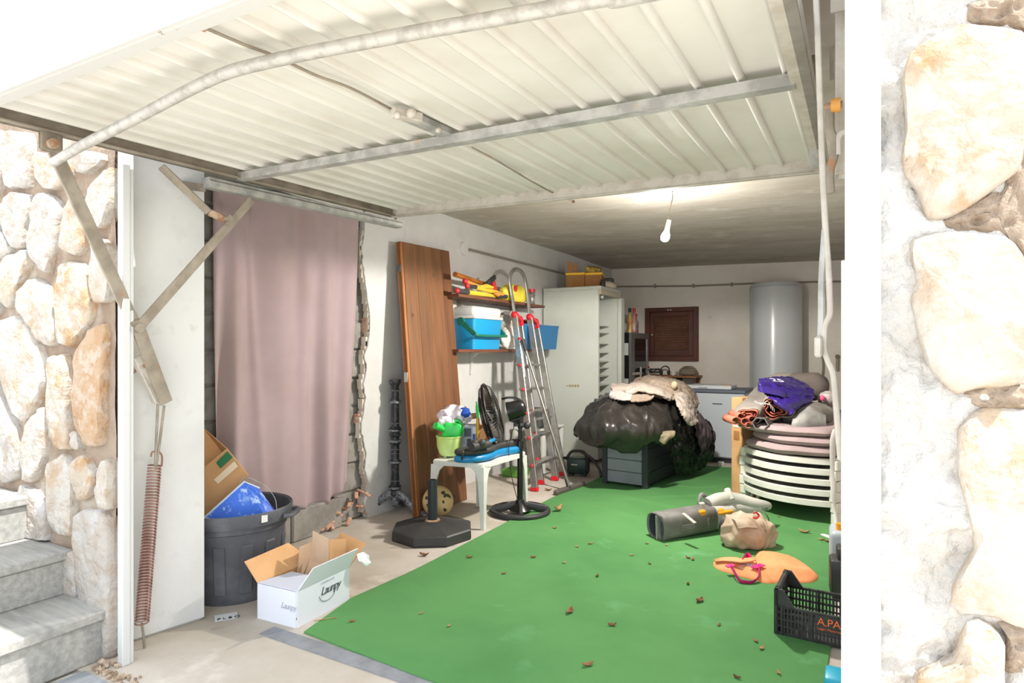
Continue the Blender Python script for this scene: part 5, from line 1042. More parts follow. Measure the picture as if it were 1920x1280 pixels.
# ================================================================== deck box with the pile on it
M['deck'] = mat('grey resin board', '#8f939c', .6, var='#868a93', vs=3, bump=.08); M['deck_d'] = mat('anthracite resin', '#33363d', .55)
nc, lc, rc = P(1213, 919, Z=0), P(1128, 907, Z=0), P(1290, 880, Z=0)
nc.z = lc.z = rc.z = 0; ux = (lc-nc).normalized(); uy = Vector((ux.y, -ux.x, 0)); uy = uy if uy.y > 0 else -uy; DW, DL, DH = (lc-nc).length, 1.15, .46
dbx = thing('deck_box', 'anthracite resin deck box buried under sheets and plastic', 'storage box', nc+ux*DW/2+uy*DL/2)
def D(a, b, z): return nc+ux*a+uy*b+Vector((0, 0, z))
dq = Matrix((ux, uy, Vector((0, 0, 1)))).transposed()
def dpart(nm, a0, a1, b0, b1, z0, z1, m, bev=.003): return MB().box(D((a0+a1)/2, (b0+b1)/2, (z0+z1)/2), (abs(a1-a0), abs(b1-b0), abs(z1-z0)), dq, bev).build(nm, m, dbx, smooth=0)
for k in range(4):
    z0 = .03+k*.105; dpart('front_board', .05, DW-.05, .012, .03, z0, z0+.101, M['deck'], .004); dpart('side_board', .012, .03, .05, DL-.05, z0, z0+.101, M['deck_d'], .004); dpart('side_board', DW-.03, DW-.012, .05, DL-.05, z0, z0+.101, M['deck_d'], .004); dpart('rear_board', .05, DW-.05, DL-.03, DL-.012, z0, z0+.101, M['deck_d'], .004)
for a in (0, DW-.05):
    for b in (0, DL-.05): dpart('corner_post', a, a+.05, b, b+.05, 0, DH, M['deck_d'], .008)
dpart('lid', -.01, DW+.01, -.01, DL+.01, DH, DH+.04, M['deck_d'], .01)
def ctrl(rows): return [[P(x, y, T=t) for x, y, t in r] for r in rows]
M['poly'] = mat('black polythene', '#262320', .3, var='#332f2b', vs=5, bump=.25, bs=14, bd=.03, spots=[('#453d36', 4, .64, .76)], spec=.55); M['poly2'] = mat('black rubbish bag', '#141214', .35, bump=.4, bs=20, bd=.03)
M['canvas'] = mat('beige canvas sheet', '#a09080', .95, var='#8a7868', vs=5, bump=.3, bs=26, bd=.02); M['canvas_l'] = mat('pale canvas sheet', '#b8aaa0', .95, var='#a5978b', vs=6, bump=.3, bs=26, bd=.015); M['mauve_d'] = mat('dusky mauve cloth', '#6a5a61', .95, var='#57494f', vs=6, bump=.3, bs=24, bd=.02)
def cloth(name, label, cat, rows, m, nu=40, nv=40, amp=.02, f=7, seed=1, th=.008, aniso=(1, 1, 1), wt=(.5, .32, .18)):
    b_ = MB(); patch(b_, ctrl(rows), nu, nv, amp, f, seed, aniso, wt); return tag(recentre(b_.build(name, m, smooth=180, solid=th, offset=0)), label, cat)
o = cloth('polythene_sheet', 'crumpled black polythene sheet bundled on the deck box', 'plastic sheet', [
    [(1126, 750, 6.0), (1160, 736, 6.0), (1200, 733, 6.0), (1245, 740, 6.05), (1296, 762, 6.1)],
    [(1106, 766, 5.55), (1150, 752, 5.35), (1200, 752, 5.3), (1245, 762, 5.35), (1290, 784, 5.7)],
    [(1086, 795, 5.4), (1134, 794, 5.02), (1190, 798, 4.95), (1240, 803, 5.05), (1272, 806, 5.5)],
    [(1080, 812, 5.5), (1128, 831, 5.12), (1176, 840, 5.05), (1225, 829, 5.05), (1250, 826, 5.4)],
    [(1092, 815, 5.7), (1132, 826, 5.3), (1178, 832, 5.18), (1225, 820, 5.2), (1248, 815, 5.5)]], M['poly'], 110, 110, .05, 4.6, 4, .006, (1.3, 1.3, .5), (.72, .23, .05))
o = cloth('rubbish_bag', 'black rubbish bag hanging over the right side of the deck box', 'bag', [
    [(1252, 792, 5.20), (1285, 776, 5.6), (1318, 790, 6.0)], [(1250, 815, 5.25), (1284, 806, 5.45), (1332, 815, 5.95)], [(1254, 850, 5.35), (1288, 850, 5.52), (1330, 850, 5.95)], [(1262, 882, 5.55), (1292, 884, 5.72), (1316, 868, 6.05)]], M['poly2'], 60, 60, .06, 9, 9, .006, (1.4, 1.4, .6))
o = cloth('mauve_cover', 'dusky mauve cover hanging down at the right of the pile', 'cloth', [
    [(1284, 766, 5.55), (1300, 770, 5.7), (1316, 785, 6.0)], [(1296, 790, 5.5), (1312, 792, 5.65), (1336, 812, 6.0)], [(1306, 825, 5.55), (1320, 826, 5.7), (1338, 830, 6.0)], [(1314, 858, 5.75), (1322, 856, 5.85), (1332, 848, 6.0)]], M['mauve_d'], 34, 34, .03, 9, 14, .008)
cloth('beige_sheet', 'beige canvas sheet heaped highest on the pile', 'cloth', [
    [(1184, 724, 6.1), (1206, 711, 6.15), (1240, 713, 6.15), (1275, 721, 6.2), (1300, 742, 6.2)], [(1188, 727, 5.8), (1212, 716, 5.75), (1245, 720, 5.7), (1278, 727, 5.75), (1302, 748, 5.95)],
    [(1192, 738, 5.6), (1222, 734, 5.55), (1256, 738, 5.5), (1282, 748, 5.5), (1304, 760, 5.8)], [(1196, 750, 5.5), (1225, 748, 5.42), (1260, 752, 5.38), (1280, 762, 5.4), (1300, 766, 5.7)]], M['canvas'], 70, 70, .045, 8, 3, .012, (1, 1, 2.0))
cloth('pale_sheet', 'pale grey folded sheet lying across the front of the pile', 'cloth', [
    [(1148, 724, 5.75), (1175, 724, 5.65), (1205, 722, 5.6), (1235, 732, 5.55), (1258, 744, 5.45)], [(1146, 730, 5.5), (1175, 732, 5.4), (1206, 727, 5.35), (1236, 736, 5.3), (1256, 748, 5.3)], [(1150, 736, 5.4), (1180, 740, 5.28), (1208, 736, 5.22), (1236, 744, 5.2), (1252, 752, 5.25)]], M['canvas_l'], 60, 50, .026, 9, 6, .020, (1, 1, 2.2))
cloth('white_sheet', 'whitish crumpled sheet hanging over the black polythene', 'cloth', [
    [(1146, 734, 5.4), (1165, 736, 5.3), (1185, 742, 5.25)], [(1144, 740, 5.3), (1162, 743, 5.2), (1184, 746, 5.15)], [(1146, 746, 5.28), (1164, 752, 5.12), (1182, 751, 5.1)]], mat('whitish sheet', '#b9b2ae', .9, var='#a49c96', vs=8), 24, 24, .014, 14, 8, .012)
cloth('beige_fold', 'tan folded cloth between the white sheet and the beige sheet', 'cloth', [
    [(1184, 742, 5.3), (1205, 740, 5.3), (1228, 742, 5.25)], [(1183, 748, 5.15), (1205, 748, 5.12), (1224, 748, 5.15)], [(1184, 755, 5.1), (1200, 755, 5.06), (1216, 752, 5.1)]], M['canvas'], 22, 22, .016, 14, 12, .014)
cloth('beige_flap', 'long beige flap hanging down right from the pile', 'cloth', [
    [(1262, 742, 5.45), (1280, 740, 5.5), (1300, 752, 5.75)], [(1266, 758, 5.3), (1286, 764, 5.38), (1302, 772, 5.65)], [(1276, 776, 5.25), (1290, 780, 5.3), (1304, 784, 5.55)], [(1288, 794, 5.3), (1298, 796, 5.35), (1306, 790, 5.5)]], M['canvas_l'], 50, 40, .028, 11, 17, .016)
cloth('tan_rag', 'tan rag end sticking out at the corner of the deck box', 'cloth', [[(1238, 812, 5.02), (1250, 808, 5.04), (1264, 809, 5.1)], [(1238, 818, 5.0), (1250, 816, 5.02), (1263, 815, 5.06)], [(1236, 824, 5.02), (1244, 832, 5.02), (1250, 824, 5.06)]], mat('tan rag', '#8d8069', .95), 18, 18, .014, 16, 3, .008)
p = P(1264, 722, T=5.5); o = MB().sphere(p, (.03, .03, .04), 14, 10, (.4, .4, 0)).build('knob', mat('pale wooden knob', '#c9b493', .6)); tag(recentre(o), 'pale round knob poking out on top of the pile', 'knob')
# metal trolley leg beside freezer
o = MB().bar(P(1312, 880, Z=0), P(1311, 822, T=6.1), .02, .02).build('trestle_leg', M['galv'], smooth=0); tag(recentre(o), 'thin grey metal leg standing behind the rubbish bag', 'leg stand')
# ------------------------------------------------------------------ green compressor with hose
M['dgreen'] = mat('dark green plastic', '#16302a', .4)
gp = P(1083, 891, Z=0); ge = thing('compressor', 'small dark green compressor with a black handle by the fridge', 'compressor', gp)
gx = Vector((CY, SY, 0)); q = Matrix.Rotation(YAW-.25, 3, 'Z')
MB().box(gp+Vector((0, 0, .10)), (.19, .15, .15), q, bev=.02, seg=2).build('body', M['dgreen'], ge, smooth=40)
MB().box(gp+gx*.085+Vector((0, .0, .10)), (.05, .16, .16), q, bev=.02, seg=2).build('end_cover', M['black_plastic'], ge, smooth=40)
MB().tube(smoothpath([gp+gx*-.10+Vector((0, 0, .17)), gp+gx*-.06+Vector((0, 0, .225)), gp+Vector((0, 0, .235)), gp+gx*.06+Vector((0, 0, .22)), gp+gx*.09+Vector((0, 0, .17))], 16), .014, 10).build('handle', M['black_plastic'], ge)
MB().box(gp+q @ Vector((-.02, -.077, .115)), (.06, .002, .012), q).build('badge', M['galv_pale'], ge, smooth=0)
for x in (-.06, .06): MB().box(gp+q @ Vector((x, 0, .012)), (.04, .13, .024), q).build('foot', M['black_plastic'], ge, smooth=0)
hs = [gp+gx*.02+Vector((0, .0, .235)), P(1108, 858, T=5.75), P(1118, 870, T=5.7), P(1124, 880, T=5.6), P(1127, 893, T=5.55)]
MB().tube(smoothpath(hs, 24), .014, 8).build('hose', M['black_plastic'], ge)
# low white table behind the ladder with a box on it
lw = P(1028, 885, Z=0)+Vector((-.35, .35, 0)); lt_ = thing('plastic_stool', 'white plastic stool half hidden behind the ladder', 'stool', (-2.82, 5.55, 0))
MB().bb((-3.02, 5.30, .40), (-2.64, 5.78, .43), .012).build('seat', M['white_plastic'], lt_, smooth=0)
for x in (-2.99, -2.68):
    for y in (5.34, 5.74): MB().cyl((x, y, 0), (x+.01, y, .402), .03, .035, 12).build('leg', M['white_plastic'], lt_)
o = MB().bb((-2.98, 5.36, .432), (-2.72, 5.70, .60), .006).build('grey_box', mat('dark grey box', '#55575a', .6), smooth=0); tag(recentre(o), 'dark grey box on the white stool behind the ladder', 'box')
o = MB().bb((-2.95, 5.0, .0), (-2.75, 5.2, .07), .01).build('green_tray', mat('grass green tray', '#5f9a3a', .5), smooth=0); tag(recentre(o), 'low green tray on the floor behind the ladder', 'tray')
# ================================================================== stacked sun loungers
M['lounger'] = mat('ivory resin', '#dddcd3', .45, var='#d3d1c7', vs=5); M['sling'] = mat('grey sling cloth', '#b3ada3', .9, bump=.1, bs=200)
lA, lB = Vector((-.79, 5.03, 0)), Vector((-.135, 4.70, 0)); wx = (lB-lA).normalized(); wy = Vector((-wx.y, wx.x, 0)); LWD = (lB-lA).length; LLN = 1.70
def Lp(x, y, z): return lA+wx*x+wy*y+Vector((0, 0, z))
lq = Matrix((wx, wy, Vector((0, 0, 1)))).transposed(); lrot = math.atan2(wx.y, wx.x)
def bow_pts(z, y0=0, bulge=.13, n=21, inset=.03): return [Vector((inset+(LWD-2*inset)*i/(n-1), y0-bulge*math.sin(math.pi*i/(n-1))**.8, z)) for i in range(n)]
def rail(b_, pts, w_, h):
    V = []
    for i, p in enumerate(pts):
        d = (pts[min(i+1, len(pts)-1)]-pts[max(i-1, 0)]).normalized(); s_ = Vector((-d.y, d.x, 0))
        V.append([b_.bm.verts.new(p+s_*a*w_+Vector((0, 0, c*h))) for a, c in ((-.5, -.42), (-.5, .42), (-.3, .5), (.3, .5), (.5, .42), (.5, -.42), (.3, -.5), (-.3, -.5))])
    for A, B in zip(V, V[1:]):
        for k in range(8): b_.bm.faces.new((A[k], A[(k+1) % 8], B[(k+1) % 8], B[k]))
    b_.bm.faces.new(V[0][::-1]); b_.bm.faces.new(V[-1]); return b_
def make_lounger(label, first):
    r = thing('sun_lounger', label, 'sun lounger', lA, lrot, 'stacked white sun loungers')
    o = rail(MB(), bow_pts(0), .034, .044).build('end_rail', M['lounger'], r, world=False, smooth=45)
    rail(MB(), [Vector((.03+(LWD-.06)*i/8, LLN, 0)) for i in range(9)], .034, .044).build('end_rail', M['lounger'], r, world=False, smooth=45)
    for x in (.03, LWD-.03): rail(MB(), [Vector((x, LLN*i/4, 0)) for i in range(5)], .034, .05).build('side_rail', M['lounger'], r, world=False, smooth=45)
    MB().grid(lambda u, v: Vector((.05+u*(LWD-.10), -.13*math.sin(math.pi*(.06+.88*u))**.8*(1-v)**3+.03+v*(LLN-.06), .004-.012*math.sin(math.pi*u))), 10, 12).build('sling', M['sling'], r, world=False, solid=.004)
    for x in (.0, LWD-.0):
        for y in (.02, LLN-.10):
            b_ = MB(); sx = 1 if x == 0 else -1
            b_.box((x+sx*.012, y, -.022), (.05, .075, .068), bev=.006); b_.build('leg_block', M['lounger'], r, world=False, smooth=0)
    return r
labs = ['ivory sun lounger lowest in the stack, standing on its legs', 'ivory sun lounger second from the floor in the stack', 'ivory sun lounger in the middle of the stack of five', 'ivory sun lounger fourth from the floor in the stack', 'ivory sun lounger topmost of the stack, under the cushions']
for k in range(5):
    if k == 0:
        r0 = make_lounger(labs[0], True)
    else:
        r = copy_tree(r0); r['label'] = labs[k]; r.location.z = .145+.072*k
        r.rotation_euler.z = lrot+random.uniform(-.006, .006)
        r.location.x += random.uniform(-.006, .006)
r0.location.z = .145
for x in (.012, LWD-.012):
    for y in (.02, LLN-.10): MB().box((x, y, -.10), (.045, .06, .09), bev=.004).build('leg', M['lounger'], r0, world=False, smooth=0)
# wheel, cable loop and armrest strap at the right of the stack
o = r0; b_ = MB(); b_.tube(smoothpath([Vector((.06, .05, -.04)), Vector((.07, .0, -.10)), Vector((.11, -.02, -.12)), Vector((.12, .03, -.06))], 14), .010, 6); b_.build('support_loop', M['lounger'], r0, world=False)
b_ = MB(); b_.tube(smoothpath([P(1567, 806, T=4.16), P(1562, 822, T=4.15), P(1561, 850, T=4.15), P(1562, 890, T=4.15), P(1563, 925, T=4.12), P(1566, 965, T=4.1), P(1570, 1000, Z=.01)], 26), [.019]*16+[.017, .015, .013, .012, .011, .010, .010, .010, .010, .010], 8, flat=(.3, (CY, SY, 0))); o = tag(recentre(b_.build('grey_strap', mat('light grey strap', '#c3bfb8', .7))), 'light grey strap hanging down at the right end of the lounger stack', 'strap')
# cushions
M['cushion'] = mat('mauve lounger cushion', '#a3908f', .95, var='#988584', vs=3, bump=.25, bs=220, bd=.002)
def cushion(label, z0, z1, dx0, dx1, y0, bulge, seed):
    b_ = MB(); n = 30; lv = []
    for zz, ins in ((z0, .03), (z0+.012, .004), ((z0+z1)/2, -.006), (z1-.012, .004), (z1, .03)):
        pts = []
        for i in range(n): 
            t = i/(n-1); pts.append(Lp(dx0+ins+(dx1-dx0-2*ins)*t, y0+ins-bulge*math.sin(math.pi*t)**.7, zz+.006*noise.noise(Vector((t*4, seed, zz*3)))))
        for i in range(4): pts.append(Lp(dx1-ins, y0+.1+(LLN-.25)*i/3, zz))
        for i in range(4): pts.append(Lp(dx0+ins, y0+.1+(LLN-.25)*(3-i)/3, zz))
        lv.append([b_.bm.verts.new(p) for p in pts])
    m = len(lv[0])
    for A, B in zip(lv, lv[1:]):
        for k in range(m): b_.bm.faces.new((A[k], A[(k+1) % m], B[(k+1) % m], B[k]))
    b_.bm.faces.new(lv[0][::-1]); b_.bm.faces.new(lv[-1]); tag(recentre(b_.build('lounger_cushion', M['cushion'], smooth=50)), label, 'cushion', 'mauve cushions on the lounger stack')
cushion('lowest mauve cushion, lying directly on the loungers', .462, .528, .05, LWD-.02, -.02, .14, 1)
cushion('middle mauve cushion of the three on the loungers', .530, .592, .10, LWD-.01, .0, .14, 2)
cushion('topmost mauve cushion, with bags and rolls on it', .594, .655, -.03, LWD-.05, -.02, .13, 3)
# things on the cushions
M['grey_can'] = mat('grey-beige canvas', '#8f8880', .9, var='#7f7870', vs=5, bump=.3, bs=30, bd=.012); M['salmon'] = mat('salmon lining', '#c7755c', .9, var='#a9584a', vs=9, bump=.2, bs=30); M['sack'] = mat('grey cushion bag', '#77716b', .9, var='#6a655f', vs=5, bump=.3, bs=30, bd=.012)
def roll(root, a, b, r, m_out, m_in, seed, fl=.8):
    a = Vector(a); b = Vector(b); ax = (b-a).normalized(); sd = ax.cross(Vector((0, 0, 1))).normalized(); up = sd.cross(ax)
    def fn(rad, twist, k):
        def g(u, v):
            t = 2*math.pi*u; w_ = 1+.14*math.sin(3*t+seed+v*2)+.10*math.sin(5*t+seed*2); rr_ = rad*w_*(1 if v > .15 else .8+.2*v/.15*1.0)
            p = a.lerp(b, v)+sd*math.cos(t)*rr_+up*math.sin(t)*rr_*fl; return p+Vector((0, 0, .006*noise.noise(p*9)))
        return g
    MB().grid(fn(r, 0, 0), 36, 20).build('canvas_roll', m_out, root, smooth=180, solid=.006)
    for k, s_ in enumerate((.86, .62, .38)):
        b_ = MB(); b_.grid(lambda u, v: fn(r*s_, 0, k)((u*.8+k*.3), v*.4)-ax*(.012+.008*math.sin(u*9+k)), 26, 6); b_.build('lining_fold', m_in, root, smooth=180, solid=.005)
ra, rb = P(1454, 768, T=4.52), P(1500, 727, T=5.6)
rl = thing('canvas_roll', 'rolled grey-beige canvas with salmon lining on the top cushion', 'parasol roll', (ra+rb)/2)
roll(rl, ra, P(1490, 733, T=5.5), .135, M['grey_can'], M['salmon'], 2, .68)
rl2 = thing('canvas_roll', 'flatter canvas roll with salmon folds at the left cushion edge', 'parasol roll', P(1400, 790, T=4.6))
roll(rl2, P(1402, 780, T=4.54), P(1450, 728, T=5.4), .115, M['grey_can'], M['salmon'], 5, .62)
for k, (x, y, r_) in enumerate(((1381, 789, .034), (1398, 790, .030), (1390, 780, .026), (1412, 786, .03), (1404, 797, .024))):
    b_ = MB(); c = P(x, y, T=4.48); b_.grid(lambda u, v: c+Vector((CY, SY, 0))*math.cos(u*5.2)*r_+Vector((0, 0, 1))*math.sin(u*5.2)*r_*.8+Vector((-SY, CY, 0))*v*.2, 18, 2); b_.build('lining_fold', M['salmon'], rl2, smooth=180, solid=.006)
for k in range(3): MB().tube(smoothpath([P(1415+k*6, 752+k*3, T=4.44), P(1428+k*5, 757, T=4.38), P(1440+k*5, 752+k*6, T=4.40), P(1446+k*3, 766+k*3, T=4.40)], 14), .0025, 5).build('string', M['white_plastic'], rl)
ha, hb2 = P(1425, 794, T=4.44), P(1462, 783, T=5.0); ax_ = (hb2-ha).normalized(); hx_ = thing('steel_profile', 'hollow six-sided grey metal profile end sticking out of the rolls', 'metal tube', (ha+hb2)/2)
b_ = MB(); b_.lathe([(.048, 0), (.048, (hb2-ha).length), (.042, (hb2-ha).length), (.042, 0), (.048, 0)], 6, ha, ax_, False, False, sx=1.25); b_.build('profile', mat('grey aluminium profile', '#7f7d79', .45, .5), hx_, smooth=0)
b_ = MB(); blob(b_, P(1511, 776, T=4.62), (.17, .16, .075), .022, 7, 22, 5, floor=.657, power=.8, rot=lrot); tag(recentre(b_.build('grey_bag', M['sack'], smooth=180)), 'plump grey cushion bag at the right front of the top cushion', 'cushion')
b_ = MB(); patch(b_, ctrl([[(1499, 768, 4.52), (1520, 765, 4.5), (1546, 772, 4.5)], [(1487, 788, 4.36), (1512, 783, 4.33), (1547, 790, 4.38)], [(1482, 807, 4.34), (1508, 812, 4.31), (1546, 806, 4.36)]]), 24, 24, .012, 8, 4); o = b_.build('grey_bag_end', mat('pale grey waxed end', '#92908c', .6, var='#84827e', vs=6), smooth=180, solid=.01); tag(recentre(o), 'pale grey waxed cover end folded at the front of the grey bag', 'cover')
b_ = MB(); blob(b_, P(1512, 723, T=5.2), (.16, .13, .11), .02, 7, 26, 4, power=.85); tag(recentre(b_.build('taupe_cushion', mat('taupe cushion', '#6b625b', .95, bump=.2, bs=30), smooth=180)), 'dark taupe cushion behind the purple bag', 'cushion')
b_ = MB(); blob(b_, P(1480, 727, T=5.3), (.20, .15, .12), .02, 6, 28, 4, power=.85); tag(recentre(b_.build('beige_cushion', mat('beige cushion', '#8f857a', .95, bump=.2, bs=30), smooth=180)), 'grey-beige cushion half hidden behind the purple bag', 'cushion')
M['purple'] = mat('glossy purple plastic', '#35207a', .25, var='#2a1866', vs=8, bump=.25, bs=24, bd=.012, spec=.6)
pu = thing('purple_bag', 'shiny purple plastic bag with white lettering on the rolls', 'bag', P(1470, 745, T=4.55))
b_ = MB(); patch(b_, ctrl([[(1422, 713, 4.66), (1450, 709, 4.85), (1478, 708, 5.0), (1500, 716, 5.0)], [(1424, 720, 4.5), (1452, 722, 4.55), (1484, 728, 4.6), (1522, 730, 4.75)], [(1424, 734, 4.46), (1450, 742, 4.46), (1484, 746, 4.5), (1524, 742, 4.65)]]), 30, 30, .016, 13, 2); b_.build('bag_front', M['purple'], pu, smooth=180, solid=.006)
b_ = MB(); patch(b_, ctrl([[(1430, 738, 4.5), (1456, 742, 4.5), (1490, 740, 4.55), (1526, 742, 4.68)], [(1440, 746, 4.42), (1464, 754, 4.40), (1492, 752, 4.46), (1520, 752, 4.6)], [(1462, 758, 4.38), (1474, 766, 4.36), (1488, 764, 4.42), (1506, 756, 4.55)], [(1478, 770, 4.38), (1484, 775, 4.36), (1490, 770, 4.4), (1498, 760, 4.5)]]), 30, 30, .018, 13, 5); b_.build('bag_fold', M['purple'], pu, smooth=180, solid=.006)
b_ = MB(); patch(b_, ctrl([[(1422, 716, 4.47), (1428, 722, 4.44), (1462, 731, 4.45), (1474, 738, 4.47)], [(1422, 732, 4.47), (1430, 736, 4.42), (1460, 742, 4.43), (1474, 748, 4.45)]]), 12, 8, .004, 20, 5); b_.build('bag_lip', M['purple'], pu, smooth=180, solid=.004)
text('25', .10, mat('white bag print', '#cfc9d6', .4), 'lettering', pu, P(1448, 717, T=4.50)+Vector((0, 0, .012)), Vector((CY, SY, -.10)), Vector((-SY, CY, .28)), depth=.002)
b_ = MB(); blob(b_, P(1553, 748, T=4.75), (.06, .10, .05), .016, 14, 33, 4); o = tag(recentre(b_.build('floral_cloth', mat('white floral cloth', '#b7aeaa', .9, var='#8f7f7c', vs=22, spots=[('#c9506a', 11, .66, .72)]), smooth=180)), 'white and pink floral cloth at the right edge of the pile', 'cloth')
MB().sphere(P(1542, 746, T=4.66), (.018, .018, .022), 12, 8).build('pink_end', mat('pink fabric', '#e0547f', .8), o)
b_ = MB(); patch(b_, ctrl([[(1534, 752, 5.1), (1552, 756, 5.0), (1572, 760, 5.0)], [(1542, 780, 4.6), (1556, 790, 4.55), (1574, 800, 4.55)], [(1546, 815, 4.42), (1556, 830, 4.40), (1574, 835, 4.42)]]), 20, 20, .012, 9, 4); tag(recentre(b_.build('side_cushion', M['cushion'], smooth=180, solid=.03)), 'mauve cushion flap slumped at the right of the grey bag', 'cushion')
# brown carton beside the stack
p0 = Lp(-.125, .06, 0); ztop = P(1380, 741, T=(p0-Vector((0, 0, 0))).length*.96).z
cs_ = thing('tall_carton', 'tall brown carton standing left of the lounger stack', 'box', Lp(-.08, .3, 0))
b_ = MB(); b_.box(Lp(-.085, .32, .41), (.10, .55, .82), lq, bev=.004); b_.build('carton_body', M['card'], cs_, smooth=0)
b_ = MB(); b_.box(Lp(-.085, .043, .60), (.06, .003, .03), lq); b_.build('label_patch', M['white_plastic'], cs_, smooth=0)
b_ = MB(); b_.box(Lp(-.085, .043, .52), (.05, .003, .07), lq); b_.build('print_patch', M['box_orange'], cs_, smooth=0)
# ================================================================== leaf blower
M['blow_d'] = mat('scuffed grey plastic', '#6d6b68', .6, var='#7f7d79', vs=14, bump=.08); M['blow_l'] = mat('pale grey plastic', '#b7b6ac', .45, var='#a9a89e', vs=6); M['blow_o'] = mat('amber plastic', '#e79a1f', .4); M['blow_in'] = mat('blue-grey nozzle inside', '#4b4d57', .6); M['bagc'] = mat('soiled beige bag cloth', '#c4b3a0', .95, var='#ad957e', vs=5, bump=.3, bs=40, bd=.008)
bA, bB, bC = P(1236, 985, Z=.085), P(1328, 968, Z=.10), P(1420, 955, Z=.13)
bl2 = thing('leaf_blower', 'grey leaf blower vacuum lying on the carpet', 'leaf blower', (bA+bB)/2*Vector((1, 1, 0)) if False else Vector(((bA.x+bC.x)/2, (bA.y+bC.y)/2, 0)))
ax_ = (bB-bA).normalized(); sd = ax_.cross(Vector((0, 0, 1))).normalized(); up = sd.cross(ax_)
def noz(b_, secs, n=28, close=False):
    V = []
    for p, rs, ru in secs: V.append([b_.bm.verts.new(p+sd*math.copysign(abs(math.cos(2*math.pi*k/n))**.8, math.cos(2*math.pi*k/n))*rs+up*math.copysign(abs(math.sin(2*math.pi*k/n))**.8, math.sin(2*math.pi*k/n))*ru) for k in range(n)])
    for A, B in zip(V, V[1:]):
        for k in range(n): b_.bm.faces.new((A[k], A[(k+1) % n], B[(k+1) % n], B[k]))
    if close: b_.bm.faces.new(V[-1])
    return b_
noz(MB(), [(bA-ax_*.03, .088, .080), (bA, .088, .082), (bB, .082, .078)]).build('nozzle', M['blow_d'], bl2, smooth=50, solid=.006)
noz(MB(), [(bA-ax_*.02, .080, .073), (bA+ax_*.2, .078, .07)], close=True).build('nozzle_inside', M['blow_in'], bl2, smooth=50)
noz(MB(), [(bA-ax_*.028+sd*.052, .034, .078), (bA+sd*.052, .036, .076), (bB+sd*.05, .04, .074)]).build('blow_channel', M['blow_d'], bl2, smooth=50, solid=.005)
MB().bar(bA-ax_*.032+sd*.018-up*.076, bA-ax_*.032+sd*.018+up*.072, .008, .012).build('divider_rim', M['blow_l'], bl2, smooth=0)
MB().box(bA.lerp(bB, .40)+sd*.088-up*.01, (.10, .012, .04), Matrix((ax_, sd, up)).transposed(), bev=.004).build('embossed_plate', M['blow_d'], bl2, smooth=0)
MB().box(bA.lerp(bB, .80)+sd*.088, (.014, .012, .05), Matrix((ax_, sd, up)).transposed(), bev=.004).build('catch', M['blow_d'], bl2, smooth=0)
noz(MB(), [(bB-ax_*.005, .088, .084), (bB+ax_*.06, .09, .08), (bB+ax_*.14, .075, .07), (bB+ax_*.2+up*.02, .055, .055), (bC, .04, .04), (bC+ax_*.02, .02, .02)], close=True).build('motor_body', M['blow_l'], bl2, smooth=60)
MB().tube(smoothpath([bB+up*.08, bB+ax_*.10+up*.10, bB+ax_*.22+up*.085, bC+up*.035, bC+ax_*.10+up*.01], 16), [.045]*10+[.04, .038, .036, .034, .03, .026], 12).build('upper_housing', M['blow_l'], bl2)
MB().tube(smoothpath([bB+ax_*.165+up*.10+sd*.04, bB+ax_*.17+up*.145, bB+ax_*.185+up*.15-sd*.02, bB+ax_*.2+up*.10-sd*.05], 14), .022, 8, flat=(.5, (1, 0, 0))).build('strap_loop', M['blow_l'], bl2)
h0 = bB-ax_*.015-sd*.03+up*.06
MB().tube(smoothpath([h0, P(1311, 942, T=4.08), P(1314, 929, T=4.10), P(1319, 927, T=4.12), P(1326, 936, T=4.14), P(1334, 948, T=4.12)], 20), .014, 8).build('handle', M['blow_d'], bl2)
mq = Matrix((ax_, sd, up)).transposed()
MB().box(P(1316, 962, T=3.93), (.055, .03, .045), mq, bev=.010).build('amber_catch', M['blow_o'], bl2, smooth=0)
b_ = MB(); b_.box(P(1361, 960, T=3.93), (.12, .022, .024), mq, bev=.008); b_.box(P(1352, 958, T=3.93), (.05, .025, .036), mq, bev=.01); b_.build('amber_catch', M['blow_o'], bl2, smooth=0)
MB().box(P(1316, 948, T=3.98), (.035, .03, .045), mq, bev=.006).build('lug', M['blow_l'], bl2, smooth=0)
o = MB().bar(P(1281, 962, T=3.80), P(1303, 980, T=3.70), .022, .004).build('cloth_tape', mat('cream cloth tape', '#d8c6ae', .9), bl2, smooth=0)
b_ = MB(); cN = P(1360, 983, T=3.86); b_.cyl(cN, cN+Vector((CY, SY, 0))*.05+Vector((.02, -.06, -.01)), .062, .066, 24); b_.build('bag_collar', M['black_plastic'], bl2)
b_ = MB(); blob(b_, P(1393, 998, T=3.72), (.105, .09, .098), .035, 9, 3, 5, floor=.010, power=.9, rot=.3); b_.build('dust_bag', M['bagc'], bl2, smooth=180)
b_ = MB(); blob(b_, P(1424, 1001, T=3.76), (.07, .085, .095), .04, 10, 6, 5, floor=.010, rot=.2); b_.build('dust_bag_fold', M['bagc'], bl2, smooth=180)
b_ = MB(); patch(b_, ctrl([[(1362, 974, 3.82), (1385, 968, 3.82), (1418, 962, 3.84)], [(1376, 976, 3.66), (1400, 974, 3.66), (1430, 980, 3.68)], [(1384, 992, 3.62), (1406, 990, 3.60), (1436, 994, 3.66)]]), 16, 16, .01, 12, 4); b_.build('bag_fold', M['bagc'], bl2, smooth=180, solid=.006)
MB().tube(smoothpath([P(1413, 963, T=3.60), P(1416, 960, T=3.60), P(1423, 966, T=3.60), P(1418, 971, T=3.58), P(1412, 970, T=3.58)], 14), .006, 6).build('red_print', M['redp'], bl2)
